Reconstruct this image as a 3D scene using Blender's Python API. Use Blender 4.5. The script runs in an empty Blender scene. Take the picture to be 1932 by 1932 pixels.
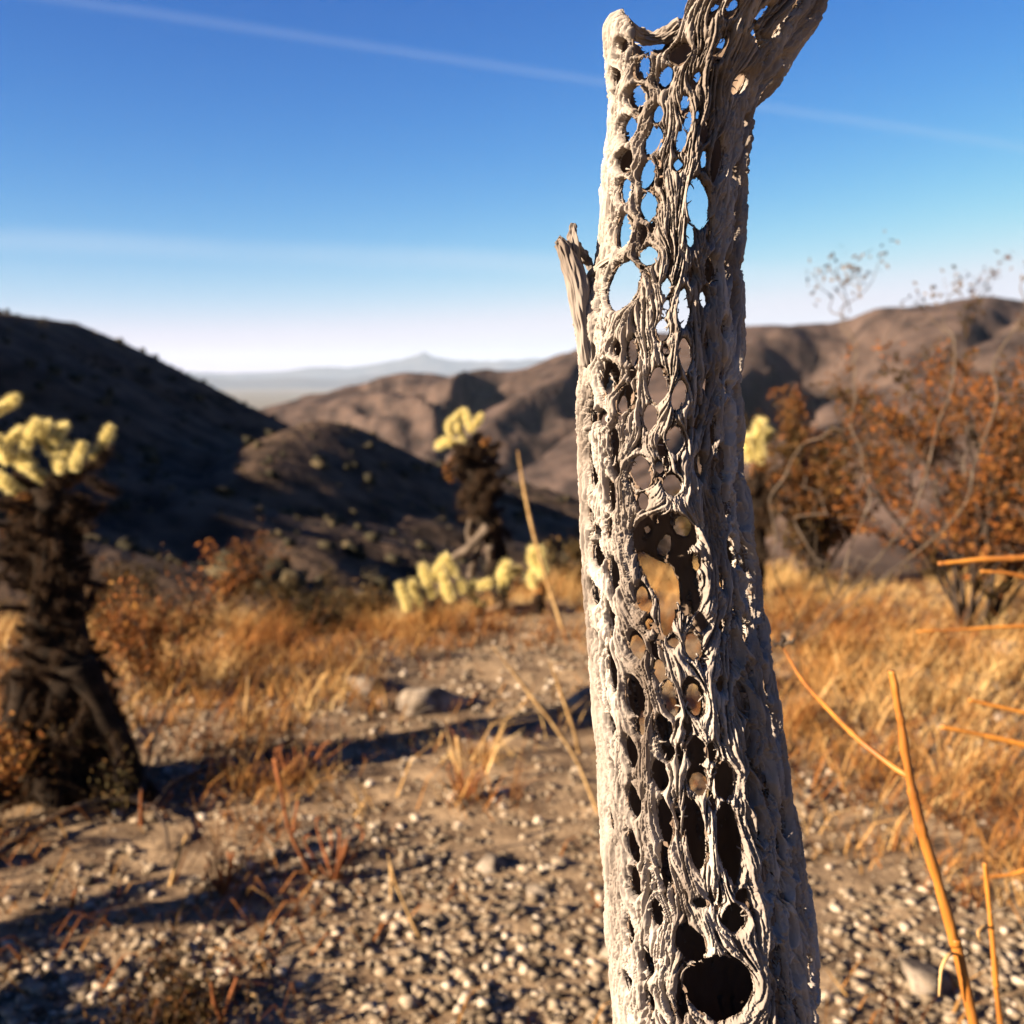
import bpy, math, random
import numpy as np
from mathutils import Vector, Matrix
random.seed(7)
RNG = np.random.default_rng(11)
R = math.radians
SC = bpy.context.scene
COL = SC.collection

# ------------------------------------------------------------------ camera
FOV = R(50.0)
TF = math.tan(FOV / 2)
PITCH = math.atan(133.0 / 1098.0)
CAM_H = 1.2
FOCUS = 0.525
cam_d = bpy.data.cameras.new('camera')
cam_d.sensor_width = 36.0
cam_d.angle = FOV
cam_d.clip_start = 0.05
cam_d.clip_end = 120000.0
cam_d.dof.use_dof = True
cam_d.dof.focus_distance = FOCUS
cam_d.dof.aperture_fstop = 11.5
cam = bpy.data.objects.new('camera', cam_d)
COL.objects.link(cam)
cam.location = (0, 0, CAM_H)
cam.rotation_euler = (math.pi / 2 - PITCH, 0, 0)
SC.camera = cam

# ------------------------------------------------------------------ sky + sun
SUN_EL = R(22.0)
SUN_AZ = R(-115.0)          # compass style, from +Y, negative = to the left of the view
sun_dir = Vector((math.sin(SUN_AZ) * math.cos(SUN_EL), math.cos(SUN_AZ) * math.cos(SUN_EL), math.sin(SUN_EL)))
W = bpy.data.worlds.new('World')
SC.world = W
W.use_nodes = True
wn = W.node_tree
wn.nodes.clear()


def wnode(t, **kw):
    n = wn.nodes.new(t)
    for k, v in kw.items():
        setattr(n, k, v)
    return n


def wmath(op, a, b=None, clamp=False):
    n = wn.nodes.new('ShaderNodeMath')
    n.operation = op
    n.use_clamp = clamp
    for i, x in enumerate((a, b)):
        if x is None:
            continue
        if isinstance(x, (int, float)):
            n.inputs[i].default_value = x
        else:
            wn.links.new(x, n.inputs[i])
    return n.outputs[0]


sky = wnode('ShaderNodeTexSky')
sky.sky_type = 'NISHITA'
sky.sun_disc = False
sky.sun_elevation = SUN_EL
sky.sun_rotation = SUN_AZ
sky.altitude = 600
sky.air_density = 1.0
sky.dust_density = 0.35
sky.ozone_density = 2.6
# the photograph's colour rendering of the clear sky: deeper blue aloft, milky towards the horizon
SKY_K = 3.79
sep = wnode('ShaderNodeSeparateColor')
wn.links.new(sky.outputs['Color'], sep.inputs[0])
s_r = wmath('MULTIPLY', wmath('POWER', wmath('DIVIDE', sep.outputs[0], 1.2), 2.8), 0.0195)
s_g = wmath('MULTIPLY', wmath('POWER', wmath('DIVIDE', sep.outputs[1], 2.1), 1.68), 0.152)
s_b = wmath('ADD', wmath('MULTIPLY', sep.outputs[2], 0.136), wmath('MULTIPLY', sep.outputs[0], 0.048))
cmb = wnode('ShaderNodeCombineColor')
for i_, s_ in enumerate((s_r, s_g, s_b)):
    sm_ = wnode('ShaderNodeMath', operation='SMOOTH_MIN')
    wn.links.new(s_, sm_.inputs[0])
    sm_.inputs[1].default_value = (0.77, 0.77, 0.85)[i_]
    sm_.inputs[2].default_value = 0.35
    wn.links.new(wmath('MULTIPLY', sm_.outputs[0], SKY_K), cmb.inputs[i_])


def view_ray(u, v):
    """direction through a point of the picture, 1932 units across"""
    a = (u - 966) / 966 * TF
    b = (966 - v) / 966 * TF
    cp, sp = math.cos(PITCH), math.sin(PITCH)
    return np.array([a, cp + b * sp, -sp + b * cp])


# thin vapour trail and two faint cirrus bands, laid along great circles of the sky
tc = wnode('ShaderNodeTexCoord')


def sky_band(p0, p1, half, soft, strength, noise_scale, lo):
    d0 = view_ray(*p0); d0 /= np.linalg.norm(d0)
    d1 = view_ray(*p1); d1 /= np.linalg.norm(d1)
    nrm = np.cross(d0, d1); nrm /= np.linalg.norm(nrm)
    dp = wnode('ShaderNodeVectorMath', operation='DOT_PRODUCT')
    wn.links.new(tc.outputs['Generated'], dp.inputs[0])
    dp.inputs[1].default_value = tuple(nrm)
    nz = wnode('ShaderNodeTexNoise')
    nz.inputs['Scale'].default_value = noise_scale
    nz.inputs['Detail'].default_value = 4
    wn.links.new(tc.outputs['Generated'], nz.inputs['Vector'])
    wob = wmath('MULTIPLY', wmath('SUBTRACT', nz.outputs[0], 0.5), half * 0.9)
    dist = wmath('ABSOLUTE', wmath('ADD', dp.outputs['Value'], wob))
    mr = wnode('ShaderNodeMapRange', interpolation_type='SMOOTHSTEP')
    wn.links.new(dist, mr.inputs['Value'])
    mr.inputs['From Min'].default_value = half * (1 - soft)
    mr.inputs['From Max'].default_value = half * (1 + soft)
    mr.inputs['To Min'].default_value = strength
    mr.inputs['To Max'].default_value = 0
    den = wmath('ADD', wmath('MULTIPLY', nz.outputs[0], 1 - lo), lo * 0.5 + 0.1, clamp=True)
    return wmath('MULTIPLY', mr.outputs[0], den)


b1 = sky_band((100, -4), (1932, 277), 0.0036, 0.9, 0.16, 9, 0.5)
b2 = sky_band((250, 462), (1060, 500), 0.008, 0.95, 0.32, 5, 0.2)
b3 = sky_band((0, 520), (1100, 548), 0.022, 0.9, 0.08, 4, 0.2)
tot = wmath('ADD', b1, wmath('ADD', b2, b3), clamp=True)
mixc = wnode('ShaderNodeMix', data_type='RGBA')
wn.links.new(tot, mixc.inputs[0])
wn.links.new(cmb.outputs[0], mixc.inputs[6])
mixc.inputs[7].default_value = (2.6, 2.95, 3.4, 1)
bg = wnode('ShaderNodeBackground')
bg.inputs['Strength'].default_value = 0.05
wn.links.new(mixc.outputs[2], bg.inputs['Color'])
wo = wnode('ShaderNodeOutputWorld')
wn.links.new(bg.outputs[0], wo.inputs['Surface'])

sl = bpy.data.lights.new('sun', 'SUN')
sl.energy = 5.0
sl.angle = R(0.53)
sl.color = (1.0, 0.82, 0.62)
so = bpy.data.objects.new('sun', sl)
COL.objects.link(so)
so.rotation_euler = (-sun_dir).to_track_quat('-Z', 'Y').to_euler()

SC.view_settings.view_transform = 'Standard'
SC.view_settings.look = 'None'
SC.view_settings.exposure = 2.4
SC.view_settings.gamma = 1.0
SC.view_settings.use_curve_mapping = False
SC.cycles.use_denoising = True
SC.cycles.max_bounces = 5
SC.cycles.diffuse_bounces = 2
SC.cycles.transparent_max_bounces = 6
SC.cycles.caustics_reflective = False
SC.cycles.caustics_refractive = False


# ------------------------------------------------------------------ helpers
def link(o, parent=None):
    COL.objects.link(o)
    if parent is not None:
        o.parent = parent
    return o


def tag(o, label=None, cat=None, group=None, kind=None):
    if label: o['label'] = label
    if cat: o['category'] = cat
    if group: o['group'] = group
    if kind: o['kind'] = kind
    return o


def empty(name, loc):
    o = bpy.data.objects.new(name, None)
    o.empty_display_size = 0.1
    o.location = loc
    return link(o)


def mesh_np(name, V, F, mats, smooth=True, mat_idx=None, attrs=None):
    V = np.ascontiguousarray(V, np.float32)
    F = np.ascontiguousarray(F, np.int32)
    me = bpy.data.meshes.new(name)
    k = F.shape[1]
    me.vertices.add(len(V))
    me.vertices.foreach_set('co', V.ravel())
    me.loops.add(F.size)
    me.loops.foreach_set('vertex_index', F.ravel())
    me.polygons.add(len(F))
    me.polygons.foreach_set('loop_start', np.arange(len(F), dtype=np.int32) * k)
    if smooth:
        me.polygons.foreach_set('use_smooth', np.ones(len(F), bool))
    for m in (mats if isinstance(mats, (list, tuple)) else [mats]):
        me.materials.append(m)
    if mat_idx is not None:
        me.polygons.foreach_set('material_index', np.ascontiguousarray(mat_idx, np.int32))
    for an, av in (attrs or {}).items():
        a = me.attributes.new(an, 'FLOAT', 'POINT')
        a.data.foreach_set('value', np.ascontiguousarray(av, np.float32))
    me.update(calc_edges=True)
    return me


def obj(name, me, parent=None, loc=None):
    o = bpy.data.objects.new(name, me)
    if loc is not None:
        o.location = loc
    return link(o, parent)


def at(u, v, y):
    """the world point seen at picture point (u, v) at depth y"""
    d = view_ray(u, v)
    t = y / d[1]
    return np.array([0, 0, CAM_H]) + d * t


class Acc:
    """collects triangles/quads (stored as quads, a triangle repeats nothing: stored apart)"""
    def __init__(self):
        self.V, self.F, self.M, self.A = [], [], [], []
        self.n = 0

    def add(self, V, F, m=0, a=0.5):
        V = np.asarray(V, float); F = np.asarray(F, int)
        self.V.append(V); self.F.append(F + self.n)
        self.M.append(np.full(len(F), m)); self.A.append(np.full(len(V), a))
        self.n += len(V)

    def build(self, name, mats, smooth=True):
        return mesh_np(name, np.vstack(self.V), np.vstack(self.F), mats, smooth,
                       np.concatenate(self.M), {'tint': np.concatenate(self.A)})


def smooth_path(P, n):
    P = np.asarray(P, float)
    if len(P) == 2:
        t = np.linspace(0, 1, n)[:, None]
        return P[0] * (1 - t) + P[1] * t
    Q = np.vstack([2 * P[0] - P[1], P, 2 * P[-1] - P[-2]])
    out = []
    for t in np.linspace(0, len(P) - 1 - 1e-6, n):
        i = int(t); f = t - i
        a, b, c, d = Q[i], Q[i + 1], Q[i + 2], Q[i + 3]
        out.append(0.5 * (2 * b + (c - a) * f + (2 * a - 5 * b + 4 * c - d) * f * f + (3 * b - a - 3 * c + d) * f ** 3))
    return np.array(out)


def tube(P, rad, sides=6, n=None, disp=None):
    """quads of a tapered tube along a smoothed path; ends closed by shrinking"""
    n = n or max(2, len(P) * 3)
    C = smooth_path(P, n)
    rr = np.interp(np.linspace(0, 1, n), np.linspace(0, 1, len(np.atleast_1d(rad))), np.atleast_1d(rad)) if np.ndim(rad) else np.full(n, rad)
    T = np.gradient(C, axis=0)
    T /= np.linalg.norm(T, axis=1, keepdims=True) + 1e-12
    up = np.array([0.13, 0.31, 0.94]) if abs(T[0][2]) < 0.9 else np.array([0.94, 0.31, 0.1])
    A = np.cross(T, up); A /= np.linalg.norm(A, axis=1, keepdims=True) + 1e-12
    B = np.cross(T, A)
    th = np.linspace(0, 2 * math.pi, sides, endpoint=False)
    r = rr[:, None] * np.ones(sides)
    if disp is not None:
        r = r + disp(n, sides)
    V = C[:, None, :] + r[..., None] * (np.cos(th)[None, :, None] * A[:, None, :] + np.sin(th)[None, :, None] * B[:, None, :])
    V = V.reshape(-1, 3)
    V = np.vstack([V, C[0], C[-1]])
    F = []
    i = np.arange(n - 1)[:, None]; j = np.arange(sides)[None, :]; j2 = (j + 1) % sides
    F = np.stack([i * sides + j, i * sides + j2, (i + 1) * sides + j2, (i + 1) * sides + j], -1).reshape(-1, 4)
    jj = np.arange(0, sides, 2)
    c0 = np.stack([np.full(len(jj), n * sides), (jj + 2) % sides, (jj + 1) % sides, jj], -1)
    o = (n - 1) * sides
    c1 = np.stack([np.full(len(jj), n * sides + 1), o + jj, o + (jj + 1) % sides, o + (jj + 2) % sides], -1)
    return V, np.vstack([F, c0, c1])


def hash2(ix, iy, seed):
    h = (ix.astype(np.int64) * 374761393 + iy.astype(np.int64) * 668265263 + seed * 1442695041) & 0xffffffff
    h = ((h ^ (h >> 13)) * 1274126177) & 0xffffffff
    h = (h ^ (h >> 16)) & 0xffffffff
    return h / 4294967295.0


def vnoise(x, y, seed=0):
    x = np.asarray(x, float); y = np.asarray(y, float)
    ix = np.floor(x); iy = np.floor(y)
    fx = x - ix; fy = y - iy
    fx = fx * fx * (3 - 2 * fx); fy = fy * fy * (3 - 2 * fy)
    a = hash2(ix, iy, seed); b = hash2(ix + 1, iy, seed)
    c = hash2(ix, iy + 1, seed); d = hash2(ix + 1, iy + 1, seed)
    return (a * (1 - fx) + b * fx) * (1 - fy) + (c * (1 - fx) + d * fx) * fy


def fbm(x, y, octv=4, seed=0):
    s = 0; a = 0.5; t = 0
    for o in range(octv):
        s = s + a * vnoise(x * 2 ** o + 17.3 * o, y * 2 ** o - 9.1 * o, seed + o); t += a; a *= 0.5
    return s / t


def ridged(x, y, octv=4, seed=0):
    s = 0; a = 0.5; t = 0
    for o in range(octv):
        s = s + a * (1 - np.abs(2 * vnoise(x * 2 ** o + 5.7 * o, y * 2 ** o + 3.3 * o, seed + o) - 1)); t += a; a *= 0.5
    return s / t


# ------------------------------------------------------------------ materials
def mat(name, c1, c2=None, scale=8.0, rough=0.85, bump=0.0, bscale=60.0, stretch=None, tint=None, trans=0.0, detail=6, contrast=(0.35, 0.65), spec=0.06):
    m = bpy.data.materials.new(name)
    m.use_nodes = True
    nt = m.node_tree
    p = nt.nodes['Principled BSDF']
    p.inputs['Roughness'].default_value = rough
    p.inputs['Specular IOR Level'].default_value = spec
    co = nt.nodes.new('ShaderNodeTexCoord')
    vec = co.outputs['Object']
    if stretch:
        mp = nt.nodes.new('ShaderNodeMapping')
        mp.inputs['Scale'].default_value = stretch
        nt.links.new(vec, mp.inputs['Vector'])
        vec = mp.outputs[0]
    nz = nt.nodes.new('ShaderNodeTexNoise')
    nz.inputs['Scale'].default_value = scale
    nz.inputs['Detail'].default_value = detail
    nt.links.new(vec, nz.inputs['Vector'])
    rp = nt.nodes.new('ShaderNodeValToRGB')
    rp.color_ramp.elements[0].position = contrast[0]
    rp.color_ramp.elements[1].position = contrast[1]
    rp.color_ramp.elements[0].color = (*c1, 1)
    rp.color_ramp.elements[1].color = (*(c2 or c1), 1)
    nt.links.new(nz.outputs[0], rp.inputs[0])
    colr = rp.outputs[0]
    if tint:
        at_ = nt.nodes.new('ShaderNodeAttribute'); at_.attribute_name = 'tint'
        r2 = nt.nodes.new('ShaderNodeValToRGB')
        els = r2.color_ramp.elements
        els[0].position = tint[0][0]; els[0].color = (*tint[0][1], 1)
        els[1].position = tint[-1][0]; els[1].color = (*tint[-1][1], 1)
        for pos, c in tint[1:-1]:
            e = els.new(pos); e.color = (*c, 1)
        nt.links.new(at_.outputs['Fac'], r2.inputs[0])
        mx = nt.nodes.new('ShaderNodeMix'); mx.data_type = 'RGBA'; mx.blend_type = 'MULTIPLY'
        mx.inputs[0].default_value = 1.0
        nt.links.new(colr, mx.inputs[6]); nt.links.new(r2.outputs[0], mx.inputs[7])
        colr = mx.outputs[2]
    nt.links.new(colr, p.inputs['Base Color'])
    if bump:
        nb = nt.nodes.new('ShaderNodeTexNoise')
        nb.inputs['Scale'].default_value = bscale
        nb.inputs['Detail'].default_value = 5
        nt.links.new(vec, nb.inputs['Vector'])
        bp = nt.nodes.new('ShaderNodeBump')
        bp.inputs['Strength'].default_value = bump
        bp.inputs['Distance'].default_value = 0.4 / bscale
        nt.links.new(nb.outputs[0], bp.inputs['Height'])
        nt.links.new(bp.outputs[0], p.inputs['Normal'])
    if trans:
        tr = nt.nodes.new('ShaderNodeBsdfTranslucent')
        nt.links.new(colr, tr.inputs['Color'])
        ms = nt.nodes.new('ShaderNodeMixShader')
        ms.inputs[0].default_value = trans
        out = nt.nodes['Material Output']
        nt.links.new(p.outputs[0], ms.inputs[1]); nt.links.new(tr.outputs[0], ms.inputs[2])
        nt.links.new(ms.outputs[0], out.inputs['Surface'])
    return m


M = {}
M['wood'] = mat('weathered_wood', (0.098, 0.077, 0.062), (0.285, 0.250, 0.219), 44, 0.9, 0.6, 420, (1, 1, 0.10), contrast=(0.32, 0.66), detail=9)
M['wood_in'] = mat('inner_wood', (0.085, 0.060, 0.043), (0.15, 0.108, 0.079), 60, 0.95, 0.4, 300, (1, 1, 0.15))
M['soil'] = mat('desert_soil', (0.080, 0.052, 0.031), (0.215, 0.150, 0.088), 9, 0.95, 0.8, 55, contrast=(0.36, 0.64), detail=9)
M['stone'] = mat('granite_pebble', (0.9, 0.9, 0.9), (1, 1, 1), 60, 0.9, 0.3, 160,
                 tint=[(0.0, (0.045, 0.033, 0.022)), (0.45, (0.130, 0.098, 0.065)), (0.8, (0.23, 0.18, 0.125)), (1.0, (0.35, 0.29, 0.22))])
M['rock'] = mat('pale_rock', (0.062, 0.047, 0.034), (0.195, 0.158, 0.120), 14, 0.9, 0.6, 40)
M['grass'] = mat('dry_grass', (0.9, 0.9, 0.9), (1, 1, 1), 4, 0.75, trans=0.3,
                 tint=[(0.0, (0.035, 0.022, 0.013)), (0.2, (0.10, 0.034, 0.010)), (0.42, (0.21, 0.078, 0.019)), (0.68, (0.34, 0.175, 0.052)), (1.0, (0.50, 0.34, 0.145))])
M['straw'] = mat('golden_straw', (0.13, 0.040, 0.006), (0.33, 0.132, 0.018), 26, 0.55, 0.5, 260, (1, 1, 0.14), spec=0.3)
M['pale_straw'] = mat('pale_straw', (0.22, 0.125, 0.048), (0.36, 0.235, 0.105), 30, 0.7)
M['red_stem'] = mat('rust_red_stem', (0.09, 0.030, 0.012), (0.20, 0.075, 0.028), 30, 0.7)
M['grey_twig'] = mat('grey_twig', (0.045, 0.033, 0.024), (0.10, 0.076, 0.056), 20, 0.9)
M['dark_twig'] = mat('dark_twig', (0.022, 0.016, 0.013), (0.055, 0.04, 0.03), 20, 0.9)
M['dead_joint'] = mat('dead_cholla', (0.007, 0.005, 0.0036), (0.018, 0.012, 0.008), 25, 0.95, 0.5, 80)
M['dead_spine'] = mat('dead_spines', (0.020, 0.012, 0.007), (0.060, 0.034, 0.018), 25, 0.9)
M['rust_spine'] = mat('rusty_spines', (0.20, 0.08, 0.022), (0.30, 0.135, 0.04), 25, 0.9)
M['cactus'] = mat('cactus_skin', (0.16, 0.125, 0.036), (0.24, 0.19, 0.06), 30, 0.8)
M['spine'] = mat('straw_spines', (0.66, 0.55, 0.215), (0.78, 0.67, 0.32), 25, 0.6, trans=0.35)
LEAF_T = [(0.0, (0.016, 0.012, 0.006)), (0.3, (0.04, 0.026, 0.009)), (0.6, (0.095, 0.038, 0.011)), (0.85, (0.165, 0.055, 0.013)), (1.0, (0.22, 0.115, 0.03))]
M['rust_leaf'] = mat('rusty_leaves', (0.9, 0.9, 0.9), (1, 1, 1), 5, 0.7, tint=LEAF_T, trans=0.25)
M['olive_leaf'] = mat('olive_leaves', (0.9, 0.9, 0.9), (1, 1, 1), 5, 0.7, trans=0.2,
                      tint=[(0.0, (0.018, 0.015, 0.008)), (0.5, (0.048, 0.037, 0.015)), (0.8, (0.12, 0.062, 0.02)), (1.0, (0.22, 0.10, 0.03))])
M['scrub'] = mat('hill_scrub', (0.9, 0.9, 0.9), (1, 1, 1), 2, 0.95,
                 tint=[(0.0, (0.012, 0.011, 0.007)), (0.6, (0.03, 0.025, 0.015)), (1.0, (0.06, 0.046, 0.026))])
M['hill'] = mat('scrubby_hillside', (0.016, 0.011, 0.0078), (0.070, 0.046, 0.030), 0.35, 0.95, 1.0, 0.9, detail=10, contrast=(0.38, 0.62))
M['range'] = mat('desert_range', (0.024, 0.0172, 0.0145), (0.066, 0.045, 0.0355), 0.06, 0.95, 0.6, 0.08, detail=10, contrast=(0.38, 0.62))
M['plain'] = mat('desert_plain', (0.09, 0.082, 0.06), (0.14, 0.12, 0.09), 0.0015, 0.95, detail=8)
M['far'] = mat('far_mountain', (0.03, 0.028, 0.028), (0.055, 0.048, 0.042), 0.0012, 0.95, detail=6)


# ------------------------------------------------------------------ the cholla skeleton
Y0 = 0.56
UNIT = Y0 * 2 * TF / 1932            # metres per picture unit at the skeleton
WALL = 0.0062                        # thickness of the wooden net
RIM = 0.0021


def z_at(v):
    return at(966, v, Y0)[2]


# silhouette of the hollow stem: v, left u, right u
SIL = [(-420, 1450, 1790), (-250, 1350, 1715), (-120, 1262, 1640), (-40, 1195, 1590), (0, 1165, 1566), (35, 1146, 1552), (70, 1140, 1530), (92, 1141, 1514), (112, 1143, 1500),
       (150, 1144, 1475), (200, 1149, 1440), (250, 1151, 1424), (300, 1141, 1415), (350, 1136, 1409), (400, 1136, 1405),
       (450, 1130, 1401), (500, 1122, 1399), (550, 1108, 1400), (600, 1098, 1402), (650, 1094, 1404), (700, 1094, 1405), (800, 1089, 1402),
       (900, 1095, 1405), (950, 1097, 1412), (1000, 1097, 1419), (1050, 1097, 1430), (1100, 1099, 1439), (1200, 1108, 1449), (1300, 1116, 1469),
       (1400, 1125, 1481), (1500, 1132, 1496), (1600, 1136, 1515), (1700, 1140, 1529), (1800, 1147, 1539), (1900, 1156, 1548), (1990, 1164, 1557)]
SIL = np.array(SIL, float)
sz = np.array([z_at(v) for v in SIL[:, 0]])
sx0 = np.array([at(u, v, Y0)[0] for u, v in zip(SIL[:, 1], SIL[:, 0])])
sx1 = np.array([at(u, v, Y0)[0] for u, v in zip(SIL[:, 2], SIL[:, 0])])
# the part below the picture: the stem goes on down to its foot and flares a little
zl = np.array([-0.05, 0.05, 0.2, 0.4, 0.6, 0.75])
xc_l = np.interp(zl, [0, 0.83], [0.262, 0.215]); a_l = np.interp(zl, [-0.05, 0.1, 0.4, 0.83], [0.078, 0.066, 0.058, 0.0535])
order = np.argsort(sz)
KZ = np.concatenate([zl, sz[order]])
KC = np.concatenate([xc_l, ((sx0 + sx1) / 2)[order]])
KA = np.concatenate([a_l, ((sx1 - sx0) / 2)[order]])
# smooth resampled profile
_zz = np.linspace(KZ[0], KZ[-1], 2600)
_k = np.exp(-0.5 * (np.arange(-18, 19) / 7.0) ** 2); _k /= _k.sum()


def _sm(v):
    return np.convolve(np.pad(v, 18, mode='edge'), _k, 'valid')


PC = _sm(np.interp(_zz, KZ, KC)); PA = _sm(np.interp(_zz, KZ, KA))


def refit():
    """the stem is round and near: nudge the profile until its outline is the one seen"""
    global PC, PA, KC, KA
    th = np.linspace(-2.2, 2.2, 181)
    vs = np.array(SIL[:, 0])[order]
    nl = len(zl)
    for it in range(5):
        zz = np.linspace(0.78, KZ[-1], 900)
        c, a = prof(zz)
        y = depth_of(th[None, :], zz[:, None], a[:, None])
        x = c[:, None] + (a[:, None] + .0006) * np.sin(th)[None, :]
        cp, sp_ = math.cos(PITCH), math.sin(PITCH)
        hz_ = zz[:, None] - CAM_H
        dep = y * cp - hz_ * sp_
        uu = 966 + x / dep / TF * 966
        vv = 966 - (y * sp_ + hz_ * cp) / dep / TF * 966
        for q in range(len(vs)):
            m = np.abs(vv - vs[q]) < 6
            if m.sum() < 10:
                continue
            el = SIL[order][q, 1] - uu[m].min(); er = SIL[order][q, 2] - uu[m].max()
            KC[nl + q] += (el + er) / 2 * UNIT * .8
            KA[nl + q] += (er - el) / 2 * UNIT * .8
        PC = _sm(np.interp(_zz, KZ, KC)); PA = _sm(np.interp(_zz, KZ, KA))


Z_TOP = 1.50


def prof(z):
    return np.interp(z, _zz, PC), np.interp(z, _zz, PA)


def depth_of(th, z, a):
    """depth of the outer skin: rounded section with one pronounced rib facing the viewer"""
    rib = np.interp(z, [0.83, 0.95, 1.1, 1.25, 1.4], [0.32, 0.20, -0.05, -0.02, 0.10])
    amp = np.interp(z, [0.83, 1.0, 1.15, 1.3], [0.05, 0.06, 0.12, 0.14])
    w = (th - rib + math.pi) % (2 * math.pi) - math.pi
    b = 0.93 * a
    fac = np.interp(z, [0.83, 1.0, 1.08, 1.2, 1.4], [0.16, 0.20, 0.30, 0.42, 0.34])
    return Y0 - b * np.cos(th) - amp * a * np.exp(-(w / 0.42) ** 2) + fac * a * np.maximum(np.sin(w), 0)


refit()


def on_skin(u, v, back=False):
    """(theta, z) on the skin of the picture point (u, v)"""
    d = view_ray(u, v)
    y = Y0 + (0.04 if back else -0.04)
    for _ in range(25):
        t = y / d[1]
        X, Zz = d[0] * t, CAM_H + d[2] * t
        c, a = prof(Zz)
        s = min(0.985, max(-0.985, (X - c) / a))
        th = math.asin(s)
        if back:
            th = math.pi - th
        yn = float(depth_of(np.array(th), Zz, a))
        y = 0.5 * y + 0.5 * yn
    return th, Zz, a, y


def frame(k):
    return {1: lambda x, y: (1022.2 + x * .2976, y * .2976),
            2: lambda x, y: (990.3 + x * .26455, 383.3 + y * .26455),
            3: lambda x, y: (1022.2 + x * .26455, 830.6 + y * .26455),
            4: lambda x, y: (1054.2 + x * .3222, 1309.7 + y * .3221)}[k]


KS = {1: .2976, 2: .26455, 3: .26455, 4: .3222}
# openings seen in the near wall: x, y, half width, half height, tilt deg, 1 = daylight shows through
H1 = [(618, 428, 47, 66, 0, 1), (765, 495, 42, 60, 0, 1), (448, 500, 36, 62, 0, 1), (580, 615, 62, 66, 0, 1), (715, 728, 34, 52, 0, 1), (450, 600, 26, 50, 0, 0),
      (530, 820, 46, 78, 10, 1), (685, 890, 56, 84, 18, 1), (498, 1022, 50, 66, 8, 0), (535, 1085, 14, 30, 0, 0), (650, 1110, 48, 86, 0, 1), (605, 690, 20, 34, 0, 0), (680, 810, 12, 30, 0, 0),
      (660, 1308, 56, 92, -12, 1), (505, 1210, 38, 74, 0, 1), (500, 1468, 54, 108, 0, 1), (622, 1490, 26, 60, 0, 0), (690, 1425, 24, 30, 0, 0), (662, 1622, 62, 56, 12, 1),
      (478, 1805, 106, 150, 8, 1), (790, 1820, 27, 48, 0, 1), (375, 1205, 14, 30, 0, 0), (370, 1550, 14, 26, 0, 0), (740, 1160, 12, 28, 0, 0),
      (860, 335, 62, 58, 0, 0), (912, 655, 24, 52, 0, 1), (928, 775, 20, 74, 0, 1), (880, 885, 34, 78, 0, 1), (900, 950, 12, 30, 0, 1),
      (860, 1045, 32, 34, 0, 1), (985, 495, 22, 36, 0, 1), (1045, 835, 25, 62, 0, 0), (1040, 1015, 24, 60, 0, 1), (1010, 1290, 84, 152, -14, 1),
      (950, 1480, 34, 80, -12, 1), (1085, 1470, 28, 80, 0, 0), (1095, 1705, 48, 86, -8, 0), (1192, 1690, 27, 66, 0, 0), (1250, 1690, 13, 44, 0, 0), (958, 1745, 15, 42, 0, 0), (910, 1900, 27, 62, 0, 1),
      (1050, 1885, 38, 66, 0, 0), (1310, 765, 20, 34, 0, 0), (1235, 1085, 27, 46, 0, 0), (1230, 1330, 15, 38, 0, 0), (1245, 1460, 12, 60, 0, 0), (990, 740, 10, 40, 0, 1),
      (1550, 345, 30, 28, 20, 0), (1385, 222, 60, 16, 38, 0), (1522, 172, 14, 44, 25, 0), (1410, 80, 15, 56, 25, 0), (1130, 310, 13, 48, 0, 1), (1218, 32, 32, 40, 20, 1), (1105, 35, 15, 66, 12, 1), (1280, 520, 40, 60, 0, 0), (1175, 290, 20, 70, 0, 0),
      (485, 290, 22, 40, 0, 0), (470, 370, 14, 26, 0, 0)]
H2 = [(463, 1070, 26, 64, 0, 0), (572, 1240, 66, 116, -8, 0), (695, 1395, 52, 96, 12, 0), (530, 1530, 44, 56, 0, 0), (740, 1210, 18, 42, 0, 0), (620, 1700, 42, 96, 0, 0),
      (452, 1480, 24, 160, 0, 0), (440, 1790, 30, 150, 0, 0), (636, 1035, 36, 50, 20, 0), (748, 1060, 34, 100, 0, 1), (640, 1880, 30, 70, 0, 0), (655, 1545, 16, 34, 0, 0), (765, 1390, 10, 32, 0, 0),
      (1007, 598, 31, 52, 0, 1), (1006, 735, 16, 22, 0, 1), (986, 785, 9, 28, 0, 1), (1146, 760, 44, 112, 0, 1), (978, 915, 46, 66, 0, 1), (1005, 1050, 20, 32, 0, 1),
      (1155, 1080, 48, 104, -8, 1), (945, 1300, 72, 134, 0, 1), (886, 1532, 52, 86, 0, 1), (1112, 1370, 54, 100, 10, 1), (1080, 1692, 66, 96, 0, 1), (812, 1905, 64, 108, 0, 1),
      (1310, 980, 26, 84, 0, 0), (1440, 895, 32, 72, 0, 0), (1432, 1190, 20, 64, 0, 0), (1306, 1300, 21, 82, 0, 0), (1465, 1325, 14, 46, 0, 0), (1246, 1570, 14, 42, 0, 0), (1262, 1860, 32, 66, 0, 0),
      (980, 1760, 22, 60, 0, 0), (1185, 1600, 14, 60, 0, 0), (955, 1880, 20, 40, 0, 1)]
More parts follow.
